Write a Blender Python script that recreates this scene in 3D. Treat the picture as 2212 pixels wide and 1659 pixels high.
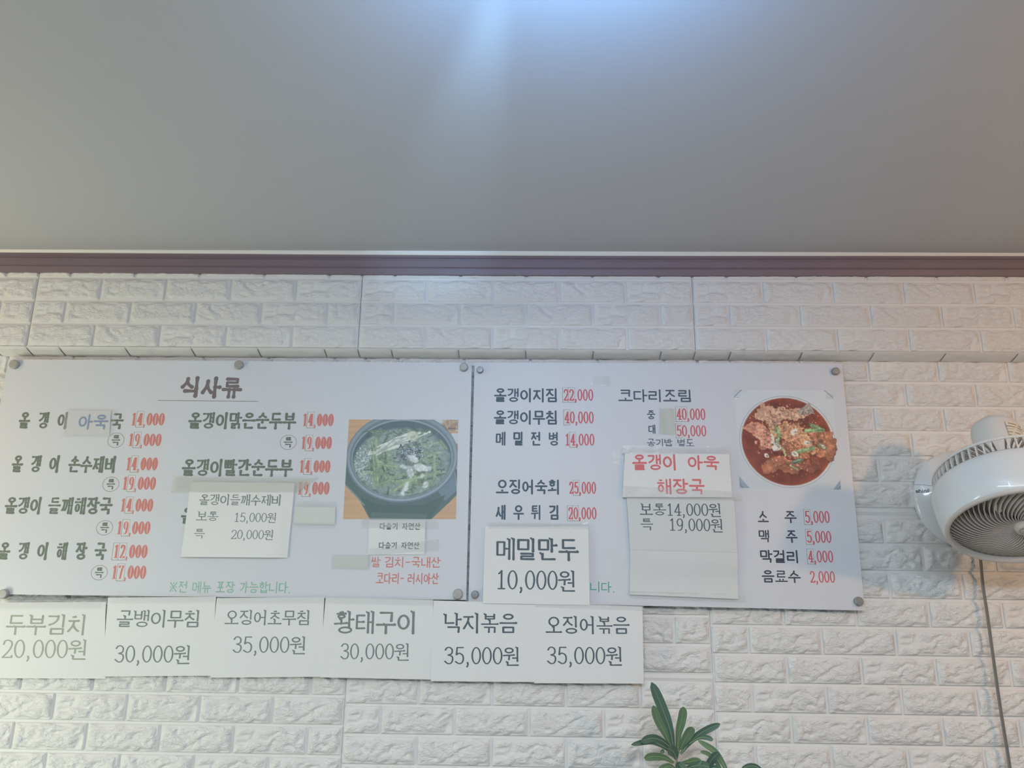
import bpy, bmesh, math, random
import numpy as np
from mathutils import Vector, Matrix, noise

for o in list(bpy.data.objects):
    bpy.data.objects.remove(o, do_unlink=True)
SC = bpy.context.scene
COL = SC.collection
random.seed(7)
rng = np.random.default_rng(11)

# ------------------------------------------------------------------ camera
IW, IH, FPX = 2212, 1659, 1600.0
CAM_Z = 1.65
_p, _r, _y, _D, _xc = 0.24273, 0.01238, -0.02131, 1.47094, 0.35368
FW = Vector((math.sin(_y)*math.cos(_p), math.cos(_y)*math.cos(_p), math.sin(_p)))
RT = Vector((math.cos(_y), -math.sin(_y), 0))
UP = RT.cross(FW)
RT, UP = RT*math.cos(_r) + UP*math.sin(_r), UP*math.cos(_r) - RT*math.sin(_r)
CPOS = Vector((_xc, -_D, CAM_Z))
cam_d = bpy.data.cameras.new('camera')
cam_d.sensor_width = 36.0
cam_d.lens = FPX*36.0/IW
cam_d.clip_start = 0.02
cam = bpy.data.objects.new('camera', cam_d)
COL.objects.link(cam)
M = Matrix.Identity(4)
for i in range(3):
    M[i][0], M[i][1], M[i][2], M[i][3] = RT[i], UP[i], -FW[i], CPOS[i]
cam.matrix_world = M
SC.camera = cam

# ------------------------------------------------------------------ view, world, lights
SC.view_settings.view_transform = 'Standard'
SC.view_settings.look = 'None'
SC.view_settings.gamma = 1.0
SC.view_settings.use_curve_mapping = False
SC.view_settings.exposure = -0.13

world = bpy.data.worlds.new('room_ambient')
SC.world = world
world.use_nodes = True
bg = world.node_tree.nodes['Background']
bg.inputs[0].default_value = (0.80, 0.90, 1.0, 1)
bg.inputs[1].default_value = 0.17

def point_light(name, loc, color, power, radius):
    l = bpy.data.lights.new(name, 'POINT')
    l.color = color; l.energy = power; l.shadow_soft_size = radius
    o = bpy.data.objects.new(name, l); COL.objects.link(o); o.location = loc
    return o

def area_light(name, loc, target, color, power, sx, sy):
    l = bpy.data.lights.new(name, 'AREA')
    l.shape = 'RECTANGLE'; l.size = sx; l.size_y = sy
    l.color = color; l.energy = power
    o = bpy.data.objects.new(name, l); COL.objects.link(o); o.location = loc
    o.rotation_euler = (Vector(target)-Vector(loc)).to_track_quat('-Z', 'Y').to_euler()
    return o

CEIL = CAM_Z + 0.650
point_light('warm_lamp_right', (1.72, -1.1, 2.03), (1.0, 0.56, 0.25), 16, 0.035)
point_light('warm_lamp_left', (-1.45, -0.62, 1.98), (1.0, 0.60, 0.27), 8.5, 0.05)
area_light('haze_fill', (-1.35, -0.75, 1.12), (-0.75, 0.03, 1.35), (0.92, 1.0, 0.80), 9.5, 0.35, 0.7)  # added unseen light, imitates the greenish lens haze at lower left
area_light('back_fill', (0.4, -2.3, CEIL-0.03), (0.4, -2.15, 0.0), (0.82, 0.92, 1.0), 52, 1.4, 0.4)  # added fill behind the camera, brightens the lower wall

def ceil_pt(u, v, dz=0.0):
    d = FW + RT*((u-IW/2)/FPX) - UP*((v-IH/2)/FPX)
    return CPOS + d*((CEIL-dz-CPOS.z)/d.z)
def spot_light(name, loc, target, color, power, deg, blend, radius):
    l = bpy.data.lights.new(name, 'SPOT')
    l.color = color; l.energy = power; l.spot_size = math.radians(deg); l.spot_blend = blend; l.shadow_soft_size = radius
    o = bpy.data.objects.new(name, l); COL.objects.link(o); o.location = loc
    o.rotation_euler = (Vector(target)-Vector(loc)).to_track_quat('-Z', 'Y').to_euler()
    return o
# added spots with no fitting: lens-flare streak and blue tint thrown on the ceiling
_a, _b = ceil_pt(1085, -60), ceil_pt(965, 420)
_o = _a + (_a-_b).normalized()*0.16
spot_light('ceiling_blue_fill', (_o.x+.04, _o.y-.05, CEIL-0.13), (_o.x+.05, _o.y+.16, CEIL+0.06), (0.18, 0.48, 1.0), 9.5, 150, 1.0, 0.03)
spot_light('flare_streak_spot', (_o.x, _o.y, CEIL-0.045), (_b.x, _b.y, CEIL), (0.36, 0.68, 1.0), 10, 20, 1.0, 0.012)

# ------------------------------------------------------------------ helpers
def U(u, v, Y=0.0):
    """point of the plane Y = const that photo point (u, v) looks at"""
    d = FW + RT*((u-IW/2)/FPX) - UP*((v-IH/2)/FPX)
    return CPOS + d*((Y-CPOS.y)/d.y)

def lin(c):
    c = c/255.0
    return c/12.92 if c <= 0.04045 else ((c+0.055)/1.055)**2.4

LIT = 0.60
def alb(r, g, b, k=LIT):
    return tuple(min(0.92, max(0.003, lin(x)/k)) for x in (r, g, b))

def mat(name, color, rough=0.6, spec=0.4, bump=None, metallic=0.0, mottling=0.0, coat=0.0):
    m = bpy.data.materials.new(name); m.use_nodes = True
    nt = m.node_tree; b = nt.nodes['Principled BSDF']
    b.inputs['Base Color'].default_value = (*color, 1)
    b.inputs['Roughness'].default_value = rough
    b.inputs['Specular IOR Level'].default_value = spec
    b.inputs['Metallic'].default_value = metallic
    b.inputs['Coat Weight'].default_value = coat; b.inputs['Coat Roughness'].default_value = 0.05
    tc = nt.nodes.new('ShaderNodeTexCoord')
    if mottling:
        n = nt.nodes.new('ShaderNodeTexNoise'); n.inputs['Scale'].default_value = 9; n.inputs['Detail'].default_value = 5
        nt.links.new(tc.outputs['Object'], n.inputs['Vector'])
        mx = nt.nodes.new('ShaderNodeMix'); mx.data_type = 'RGBA'
        mx.inputs['A'].default_value = (*[c*(1-mottling) for c in color], 1)
        mx.inputs['B'].default_value = (*[min(0.95, c*(1+mottling)) for c in color], 1)
        nt.links.new(n.outputs['Fac'], mx.inputs['Factor'])
        nt.links.new(mx.outputs['Result'], b.inputs['Base Color'])
    if bump:
        sc, st, dist = bump
        n = nt.nodes.new('ShaderNodeTexNoise'); n.inputs['Scale'].default_value = sc; n.inputs['Detail'].default_value = 6
        nt.links.new(tc.outputs['Object'], n.inputs['Vector'])
        bp = nt.nodes.new('ShaderNodeBump'); bp.inputs['Strength'].default_value = st; bp.inputs['Distance'].default_value = dist
        nt.links.new(n.outputs['Fac'], bp.inputs['Height'])
        nt.links.new(bp.outputs['Normal'], b.inputs['Normal'])
    return m

def wloc(o):
    v = Vector((0, 0, 0))
    while o:
        v += o.location; o = o.parent
    return v

def obj(name, verts, faces, m, parent=None, smooth=False, fm=None, at=None):
    """one mesh object from world coordinates; m = material or list, fm = material index per face"""
    base = wloc(parent) if parent else Vector(at or (0, 0, 0))
    me = bpy.data.meshes.new(name)
    me.from_pydata([tuple(Vector(v)-base) for v in verts], [], [tuple(f) for f in faces])
    for x in (m if isinstance(m, (list, tuple)) else [m]):
        me.materials.append(x)
    if fm is not None:
        me.polygons.foreach_set('material_index', fm)
    if smooth:
        me.polygons.foreach_set('use_smooth', [True]*len(me.polygons))
    me.update()
    o = bpy.data.objects.new(name, me); COL.objects.link(o)
    if parent: o.parent = parent
    else: o.location = base
    return o

def tag(o, label=None, cat=None, group=None, kind=None):
    for k, v in (('label', label), ('category', cat), ('group', group), ('kind', kind)):
        if v: o[k] = v
    return o

def thing(name, loc, label, cat, group=None):
    o = bpy.data.objects.new(name, None); COL.objects.link(o)
    o.empty_display_size = 0.05; o.location = loc
    return tag(o, label, cat, group)

class MB:
    def __init__(s): s.v, s.f, s.m = [], [], []
    def add(s, vs, fs, mi=0):
        n = len(s.v); s.v += [Vector(v) for v in vs]
        s.f += [tuple(i+n for i in f) for f in fs]; s.m += [mi]*len(fs)
    def box(s, a, b, mi=0):
        (x0, y0, z0), (x1, y1, z1) = a, b
        s.add([(x0,y0,z0),(x1,y0,z0),(x1,y1,z0),(x0,y1,z0),(x0,y0,z1),(x1,y0,z1),(x1,y1,z1),(x0,y1,z1)],
              [(0,3,2,1),(4,5,6,7),(0,1,5,4),(1,2,6,5),(2,3,7,6),(3,0,4,7)], mi)
    def lathe(s, prof, org, axis, n=48, mi=0, xref=None):
        """revolve (radius, distance along axis) round the axis"""
        a = Vector(axis).normalized()
        x = (Vector(xref) if xref else Vector((0, 0, 1)) if abs(a.z) < 0.9 else Vector((1, 0, 0)))
        x = (x - a*x.dot(a)).normalized(); y = a.cross(x)
        vs = []
        for r, d in prof:
            for k in range(n):
                t = 2*math.pi*k/n
                vs.append(Vector(org) + a*d + (x*math.cos(t)+y*math.sin(t))*r)
        fs = []
        for i in range(len(prof)-1):
            for k in range(n):
                q = (k+1) % n
                fs.append((i*n+k, i*n+q, (i+1)*n+q, (i+1)*n+k))
        s.add(vs, fs, mi)
    def tube(s, pts, r, n=8, mi=0, cap=True):
        pts = [Vector(p) for p in pts]; rs = r if isinstance(r, (list, tuple)) else [r]*len(pts)
        vs = []; prev = None
        for i, p in enumerate(pts):
            t = (pts[min(i+1, len(pts)-1)]-pts[max(i-1, 0)]).normalized()
            if prev is None:
                x = t.orthogonal().normalized()
            else:
                x = (prev - t*prev.dot(t)).normalized()
            prev = x; y = t.cross(x)
            for k in range(n):
                a = 2*math.pi*k/n
                vs.append(p+(x*math.cos(a)+y*math.sin(a))*rs[i])
        fs = [(i*n+k, i*n+(k+1) % n, (i+1)*n+(k+1) % n, (i+1)*n+k) for i in range(len(pts)-1) for k in range(n)]
        if cap:
            fs.append(tuple(range(n))[::-1]); fs.append(tuple((len(pts)-1)*n+k for k in range(n)))
        s.add(vs, fs, mi)
    def build(s, name, m, parent=None, smooth=False, at=None):
        return obj(name, s.v, s.f, m, parent, smooth, s.m if isinstance(m, (list, tuple)) else None, at)

def catmull(P, n=6, closed=False):
    out = []; N = len(P)
    P = [np.array(p, float) for p in P]
    for i in range(N if closed else N-1):
        p0 = P[(i-1) % N] if closed or i > 0 else 2*P[0]-P[1]
        p1 = P[i]; p2 = P[(i+1) % N]
        p3 = P[(i+2) % N] if closed or i+2 < N else 2*P[-1]-P[-2]
        for k in range(n):
            t = k/n
            out.append(0.5*((2*p1)+(-p0+p2)*t+(2*p0-5*p1+4*p2-p3)*t*t+(-p0+3*p1-3*p2+p3)*t**3))
    if not closed: out.append(P[-1])
    return out

# ------------------------------------------------------------------ materials
def foam_material():
    m = mat('white_foam_brick', (0.79, 0.785, 0.765), 0.55, 0.3)
    nt = m.node_tree; b = nt.nodes['Principled BSDF']
    tc = nt.nodes.new('ShaderNodeTexCoord')
    mp = nt.nodes.new('ShaderNodeMapping'); mp.inputs['Scale'].default_value = (1, 1, 1.7)
    nt.links.new(tc.outputs['Object'], mp.inputs['Vector'])
    at = nt.nodes.new('ShaderNodeAttribute'); at.attribute_name = 'relief'
    n0 = nt.nodes.new('ShaderNodeTexNoise'); n0.inputs['Scale'].default_value = 55; n0.inputs['Detail'].default_value = 2
    nt.links.new(mp.outputs['Vector'], n0.inputs['Vector'])
    wv = nt.nodes.new('ShaderNodeVectorMath'); wv.operation = 'MULTIPLY_ADD'
    nt.links.new(n0.outputs['Color'], wv.inputs[0]); wv.inputs[1].default_value = (.02, .02, .02)
    nt.links.new(mp.outputs['Vector'], wv.inputs[2])
    n1 = nt.nodes.new('ShaderNodeTexVoronoi'); n1.feature = 'DISTANCE_TO_EDGE'; n1.inputs['Scale'].default_value = 75
    n2 = nt.nodes.new('ShaderNodeTexNoise'); n2.inputs['Scale'].default_value = 150; n2.inputs['Detail'].default_value = 4
    n3 = nt.nodes.new('ShaderNodeTexNoise'); n3.inputs['Scale'].default_value = 900; n3.inputs['Detail'].default_value = 2
    for n in (n1, n2, n3): nt.links.new(wv.outputs['Vector'], n.inputs['Vector'])
    mr = nt.nodes.new('ShaderNodeMapRange'); mr.inputs['From Max'].default_value = 0.16
    nt.links.new(n1.outputs['Distance'], mr.inputs['Value'])
    ad = nt.nodes.new('ShaderNodeMath'); ad.operation = 'MULTIPLY_ADD'; ad.inputs[1].default_value = 0.45
    nt.links.new(mr.outputs['Result'], ad.inputs[0]); nt.links.new(n2.outputs['Fac'], ad.inputs[2])
    ml = nt.nodes.new('ShaderNodeMath'); ml.operation = 'MULTIPLY'
    nt.links.new(ad.outputs[0], ml.inputs[0]); nt.links.new(at.outputs['Fac'], ml.inputs[1])
    b1 = nt.nodes.new('ShaderNodeBump'); b1.inputs['Strength'].default_value = 0.55; b1.inputs['Distance'].default_value = 0.0028
    b2 = nt.nodes.new('ShaderNodeBump'); b2.inputs['Strength'].default_value = 0.12; b2.inputs['Distance'].default_value = 0.0008
    nt.links.new(ml.outputs[0], b1.inputs['Height']); nt.links.new(n3.outputs['Fac'], b2.inputs['Height'])
    nt.links.new(b1.outputs['Normal'], b2.inputs['Normal']); nt.links.new(b2.outputs['Normal'], b.inputs['Normal'])
    return m
M_FOAM = foam_material()
M_CEIL = mat('ceiling_wallpaper', (0.57, 0.58, 0.60), 0.7, 0.25, bump=(260, 0.12, 0.001))
M_CORN = mat('plum_brown_moulding', alb(104, 92, 98), 0.45, 0.4, mottling=0.10)
M_STRIP = mat('cream_caulk', (0.86, 0.84, 0.78), 0.5)
M_FLOOR = mat('floor_vinyl', (0.24, 0.24, 0.25), 0.5, mottling=0.1)
M_BOARD = mat('white_acrylic', (0.70, 0.725, 0.765), 0.4, 0.3)
M_EDGE = mat('board_edge', (0.42, 0.47, 0.48), 0.3)
M_STEEL = mat('brushed_steel', (0.42, 0.42, 0.40), 0.5, 0.5, metallic=0.3, bump=(300, 0.1, 0.0005))
M_STEEL2 = mat('dull_dark_steel', (0.30, 0.32, 0.33), 0.4, 0.5, metallic=0.4)
M_PAPER = mat('white_paper', (0.82, 0.83, 0.82), 0.8, 0.2, bump=(14, 0.12, 0.004))
M_PAPER2 = mat('greyed_paper', (0.70, 0.73, 0.72), 0.8, 0.2, bump=(10, 0.16, 0.006))
M_PATCH = mat('patch_paper', (0.74, 0.745, 0.76), 0.75, 0.2)
M_GREYLINE = mat('edge_shade_grey', alb(112, 110, 106), 0.8)  # patch borders: cut edge and its thin shadow painted as one grey
M_STRIPDARK = mat('old_masking_strip', alb(172, 176, 172), 0.7, 0.2, mottling=0.10)
INK = {
    'left': mat('veiled_green_black_print', alb(92, 101, 93), 0.6),  # dark print lightened, lens veil put into the ink colour
    'head': mat('grey_brown_print', alb(100, 93, 94), 0.5),
    'right': mat('blue_black_print', alb(66, 80, 92), 0.6),
    'drink': mat('dark_navy_print', alb(52, 60, 72), 0.6),
    'red': mat('dull_red_print', alb(170, 108, 102), 0.6),  # dull pinkish red
    'red2': mat('red_print', alb(168, 84, 90), 0.6),
    'pen': mat('red_felt_pen', alb(176, 94, 98), 0.6),
    'blue': mat('blue_felt_pen', alb(92, 112, 146), 0.6),
    'green': mat('green_print', alb(120, 154, 138), 0.6),
    'green2': mat('teal_green_print', alb(66, 134, 116), 0.6),
    'toner': mat('black_toner', alb(70, 82, 88), 0.6),
    'toner_haze': mat('hazed_toner', alb(102, 111, 108), 0.6),  # toner lightened to imitate lens haze over the left notices
    'toner_haze_pale': mat('pale_hazed_toner', alb(128, 136, 124), 0.6),  # leftmost notice: strongest haze painted into the ink
    'small': mat('small_dark_print', alb(70, 84, 82), 0.6),
    'ring': mat('thin_grey_print', alb(120, 118, 116), 0.6),
}
def tape_material(name, color, alpha, rough=0.12):
    m = bpy.data.materials.new(name); m.use_nodes = True
    nt = m.node_tree; b = nt.nodes['Principled BSDF']
    b.inputs['Base Color'].default_value = (*color, 1); b.inputs['Roughness'].default_value = rough
    b.inputs['Alpha'].default_value = alpha; b.inputs['Specular IOR Level'].default_value = 0.6
    tc = nt.nodes.new('ShaderNodeTexCoord'); n = nt.nodes.new('ShaderNodeTexNoise')
    n.inputs['Scale'].default_value = 60; n.inputs['Detail'].default_value = 3
    nt.links.new(tc.outputs['Object'], n.inputs['Vector'])
    bp = nt.nodes.new('ShaderNodeBump'); bp.inputs['Strength'].default_value = 0.5; bp.inputs['Distance'].default_value = 0.003
    nt.links.new(n.outputs['Fac'], bp.inputs['Height']); nt.links.new(bp.outputs['Normal'], b.inputs['Normal'])
    return m
M_TAPE = tape_material('clear_tape', (0.76, 0.78, 0.79), 0.26, 0.08)
M_TAPEY = tape_material('yellowed_tape', (0.70, 0.71, 0.64), 0.42, 0.3)

def vcol_material(name, rough=0.4):
    m = mat(name, (0.5, 0.5, 0.5), rough, 0.35)
    nt = m.node_tree
    a = nt.nodes.new('ShaderNodeVertexColor'); a.layer_name = 'print'
    nt.links.new(a.outputs['Color'], nt.nodes['Principled BSDF'].inputs['Base Color'])
    return m
M_PRINT = vcol_material('colour_photo_print')

# ------------------------------------------------------------------ structure: ceiling, floor, cornice, brick walls
XL, XR = -2.6, 2.9
ZB = CAM_Z + 0.437            # lower edge of the boxed-out upper wall
ZW = ZB - 0.011               # where its bevel meets the lower wall
WALL_Y = 0.035
def quad_obj(name, pts, m, kind='structure'):
    return tag(obj(name, pts, [(0, 1, 2, 3)], m), kind=kind)
def slab(name, a, b, m):
    k = MB(); k.box(a, b); return tag(k.build(name, m), kind='structure')
slab('ceiling', (XL, -4.2, CEIL), (XR, 0.2, CEIL+0.05), M_CEIL)
slab('floor', (XL, -4.2, -0.05), (XR, 0.2, 0.0), M_FLOOR)

# cornice: an extruded moulding profile (Y, Z), gently sagging along its length
def extrude_profile(name, prof, m, wob, nseg=60):
    vs, fs = [], []; n = len(prof)
    for i in range(nseg+1):
        x = XL+(XR-XL)*i/nseg; dz = wob(x)
        vs += [(x, y, z+dz) for y, z in prof]
    for i in range(nseg):
        for k in range(n):
            q = (k+1) % n
            fs.append((i*n+k, (i+1)*n+k, (i+1)*n+q, i*n+q))
    fs += [tuple(range(n))[::-1], tuple(nseg*n+k for k in range(n))]
    return tag(obj(name, vs, fs, m), kind='structure')
Zc = CEIL
sag = lambda x: -0.0035*math.exp(-((x-0.35)/0.75)**2)
extrude_profile('trim_1', [(0.03, Zc-0.002), (-0.011, Zc-0.0045), (-0.0115, Zc-0.010), (-0.008, Zc-0.0115), (-0.0075, Zc-0.0145), (-0.010, Zc-0.016),
                 (-0.009, Zc-0.030), (-0.0065, Zc-0.0315), (-0.0065, Zc-0.033), (-0.008, Zc-0.034), (-0.006, Zc-0.046), (0.03, Zc-0.048)], M_CORN, sag)
extrude_profile('trim_2', [(0.03, Zc+0.004), (-0.0165, Zc+0.004), (-0.0165, Zc-0.0005), (-0.0135, Zc-0.0048), (0.03, Zc-0.0048)], M_STRIP, sag)

def ridged(x, z, s):
    v = 0; a = 1
    for k in range(4):
        v += a*(1-abs(noise.noise((x, z, s+k*7.1)))*2.4); x *= 1.9; z *= 1.9; a *= 0.55
    return v

def brick_field(name, panels, y_base, depth, rough):
    """moulded foam panels: every brick is a raised, wrinkled pillow inside flat joints"""
    k = MB()
    for (x0, x1, z0, z1, zrow, xoff, pitch, blen, par) in panels:
        J = 0.0026
        k.add([(x0+.0004, y_base, z0), (x1-.0004, y_base, z0), (x1-.0004, y_base, z1), (x0+.0004, y_base, z1)], [(0, 1, 2, 3)])
        r0 = int(math.floor((z0-zrow)/pitch))-1; r1 = int(math.ceil((z1-zrow)/pitch))+1
        for r in range(r0, r1):
            bz0, bz1 = zrow+r*pitch, zrow+(r+1)*pitch
            off = xoff + (0.5*blen if (r+par) % 2 else 0)
            c0 = int(math.floor((x0-off)/blen))-1; c1 = int(math.ceil((x1-off)/blen))+1
            for c in range(c0, c1):
                a0, a1 = max(off+c*blen, x0), min(off+(c+1)*blen, x1)
                q0, q1 = max(bz0, z0), min(bz1, z1)
                if a1-a0 < 0.012 or q1-q0 < 0.008: continue
                a0 += J; a1 -= J; q0 += J*0.7; q1 -= J*1.3
                near = (a1 > -1.5 and a0 < 2.0 and q1 > 1.0)
                seed = ((r*3+c*5) % 4)*13.7 + 3.1
                def samples(L, n):
                    e = [0, .0007, .0018, .004]
                    return [x/L for x in e] + [.004/L+(1-.008/L)*i/n for i in range(1, n)] + [1-x/L for x in reversed(e)]
                LX, LZ = a1-a0, q1-q0
                us = samples(LX, max(3, int(38*LX/0.14))) if near else samples(LX, 2)
                ws = samples(LZ, max(2, int(15*LZ/0.05))) if near else samples(LZ, 2)
                vs = []; nx, nz = len(us)-1, len(ws)-1
                for w in ws:
                    for u in us:
                        X, Z = a0+LX*u, q0+LZ*w
                        dx, dz = min(u, 1-u)*LX, min(w, 1-w)*LZ
                        lx, lz = (X-a0)*36, (Z-q0)*56
                        wob = 0.0022*noise.noise((lx*1.3, lz*1.3, seed+2))
                        d = min(dx, dz)
                        h = 0.60*depth*min(1, d/0.0006)
                        if d > 0.0008 and near:
                            e = min(1, max(0, (d-0.0024+wob*2.2))/0.006)
                            wx, wz = noise.noise((lx*.8, lz*.8, seed+20)), noise.noise((lx*.8, lz*.8, seed+30))
                            pil = ridged(lx+wx*.9, lz+wz*.9, seed)
                            h += e*depth*0.34 + e*rough*(pil-0.7)
                            if w < 0.2: h += 0.4*rough*noise.noise((lx*2.2, 3.0, seed))
                        vs.append((X, y_base-max(0, h), Z))
                fs = [(j*(nx+1)+i, j*(nx+1)+i+1, (j+1)*(nx+1)+i+1, (j+1)*(nx+1)+i) for j in range(nz) for i in range(nx)]
                k.add(vs, fs)
    o = k.build(name, M_FOAM, smooth=True)
    me = o.data
    at = me.attributes.new('relief', 'FLOAT', 'POINT')
    at.data.foreach_set('value', [min(1.0, max(0.0, (y_base-v[1]-0.62*depth)/(0.25*depth))) for v in k.v])
    return tag(o, kind='structure')

PITCH = 0.0518
# upper boxed wall, three and a half courses
px = [-2.8, -2.1, -1.4, -0.7, 0.0, 0.7, 1.43, 2.16, 2.9]
panels = []
for a, b in zip(px[:-1], px[1:]):
    bl = (b-a)/5
    panels.append((max(a, XL), b, ZB, ZB+3.42*PITCH-(0.002 if a == 0.7 else 0) , ZB+0.001, a, PITCH, bl, 0))
brick_field('wall_upper', panels, 0.004, 0.0048, 0.0022)

# jagged torn top edge of the foam under the cornice
k = MB()
N = 700; pts = []
for i in range(N+1):
    x = XL+(XR-XL)*i/N
    z = CAM_Z + 0.6125 + 0.0015*noise.noise((x*9, 0, 1)) + 0.0011*noise.noise((x*55, 0, 4)) + (0.002 if noise.noise((x*3.1, 5, 0)) > 0.15 else 0) + 0.003*max(0, (x-0.4))*0.6
    pts.append((x, z))
for (xa, za), (xb, zb) in zip(pts[:-1], pts[1:]):
    zl = ZB+3.38*PITCH
    k.add([(xa, -0.0005, zl), (xb, -0.0005, zl), (xb, -0.0005, zb), (xa, -0.0005, za), (xb, 0.012, zb+0.001), (xa, 0.012, za+0.001)], [(0, 1, 2, 3), (3, 2, 4, 5)])
tag(k.build('trim_3', M_FOAM), kind='structure')

# bevelled underside of the box, bricks wrapped round the edge
k = MB()
for a, b in zip(px[:-1], px[1:]):
    bl = (b-a)/5
    for c in range(-1, 5):
        a0, a1 = max(a+(c+0.5)*bl, a, XL)+0.0015, min(a+(c+1.5)*bl, b)-0.0015
        if a1-a0 < 0.01: continue
        nx = max(4, int(26*(a1-a0)/0.14)); nz = 7; vs = []
        for j in range(nz+1):
            w = j/nz
            for i in range(nx+1):
                u = i/nx; X = a0+(a1-a0)*u
                edge = min(1, min(u, 1-u)*(a1-a0)/0.003)*min(1, min(w, 1-w)*0.04/0.003)
                y = 0.0005+(WALL_Y-0.003)*w
                z = ZB+0.0005-0.0125*w - 0.0012*math.sin(math.pi*w)
                h = edge*(0.0012+0.0011*(ridged(X*38, w*2.2+c*3, 5.0)-0.8)) - 0.001 + (0.0025*noise.noise((X*26, 0, 8)) if j == nz else 0)
                vs.append((X, y-h*0.35, z-h*0.9))
        k.add(vs, [(j*(nx+1)+i, (j+1)*(nx+1)+i, (j+1)*(nx+1)+i+1, j*(nx+1)+i+1) for j in range(nz) for i in range(nx)])
    k.add([(max(a, XL), 0.003, ZB+0.001), (b, 0.003, ZB+0.001), (b, WALL_Y+0.001, ZW), (max(a, XL), WALL_Y+0.001, ZW)], [(0, 3, 2, 1)])
tag(k.build('trim_4', M_FOAM, smooth=True), kind='structure')

# lower wall: separately glued panels, each with its own courses
yb = WALL_Y
def zpx(u, v): return U(u, v, yb).z
sA = U(742, 1560, yb).x; sB = U(1540, 1470, yb).x
zS = zpx(1460, 1458); zS2 = zpx(1440, 1470); zR = zpx(1950, 1100); zR2 = zpx(1950, 1113)
jA = U(1060/3.95+440, 1480, yb).x
lw = [
    # x0, x1, z0, z1, a joint height, a brick edge, pitch, length, parity
    (XL, sA, 0.0, ZW+0.004, zpx(500, 1499), U(440+290/3.95, 1500, yb).x, 0.0524, 0.14, 0),
    (sA, sB, 0.0, zS2, zpx(1100, 1526), U(1063, 1523, yb).x, 0.0524, 0.14, 0),
    (sA, sB, zS, ZW+0.004, zpx(1450, 1391), sB, 0.0524, 0.14, 1),
    (sB, XR, 0.0, zR2, zpx(1900, 1355), U(1652+490/3.95, 1400, yb).x, 0.0522, 0.1395, 1),
    (sB, XR, zR, ZW+0.004, zpx(1900, 879), U(1800+830/5.37, 850, yb).x, 0.0518, 0.143, 0),
]
for q in range(len(lw)):
    a = list(lw[q])
    # parity so that the given brick edge falls in the course above the given joint
    lw[q] = tuple(a)
brick_field('wall_back', lw, yb, 0.0058, 0.0033)
slab('wall_core', (XL, yb+0.002, 0.0), (XR, 0.2, CEIL), M_FOAM)
# flat strips where two panels butt
k = MB()
for xa, xb, z in ((sA, sB, (zS+zS2)/2), (sB, XR, (zR+zR2)/2)):
    hh = abs(zS-zS2)/2+0.001
    k.add([(xa, yb-0.0005, z-hh), (xb, yb-0.0005, z-hh), (xb, yb-0.003, z), (xa, yb-0.003, z), (xb, yb-0.0005, z+hh), (xa, yb-0.0005, z+hh)], [(0, 1, 2, 3), (3, 2, 4, 5)])
tag(k.build('trim_5', M_FOAM), kind='structure')

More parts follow.
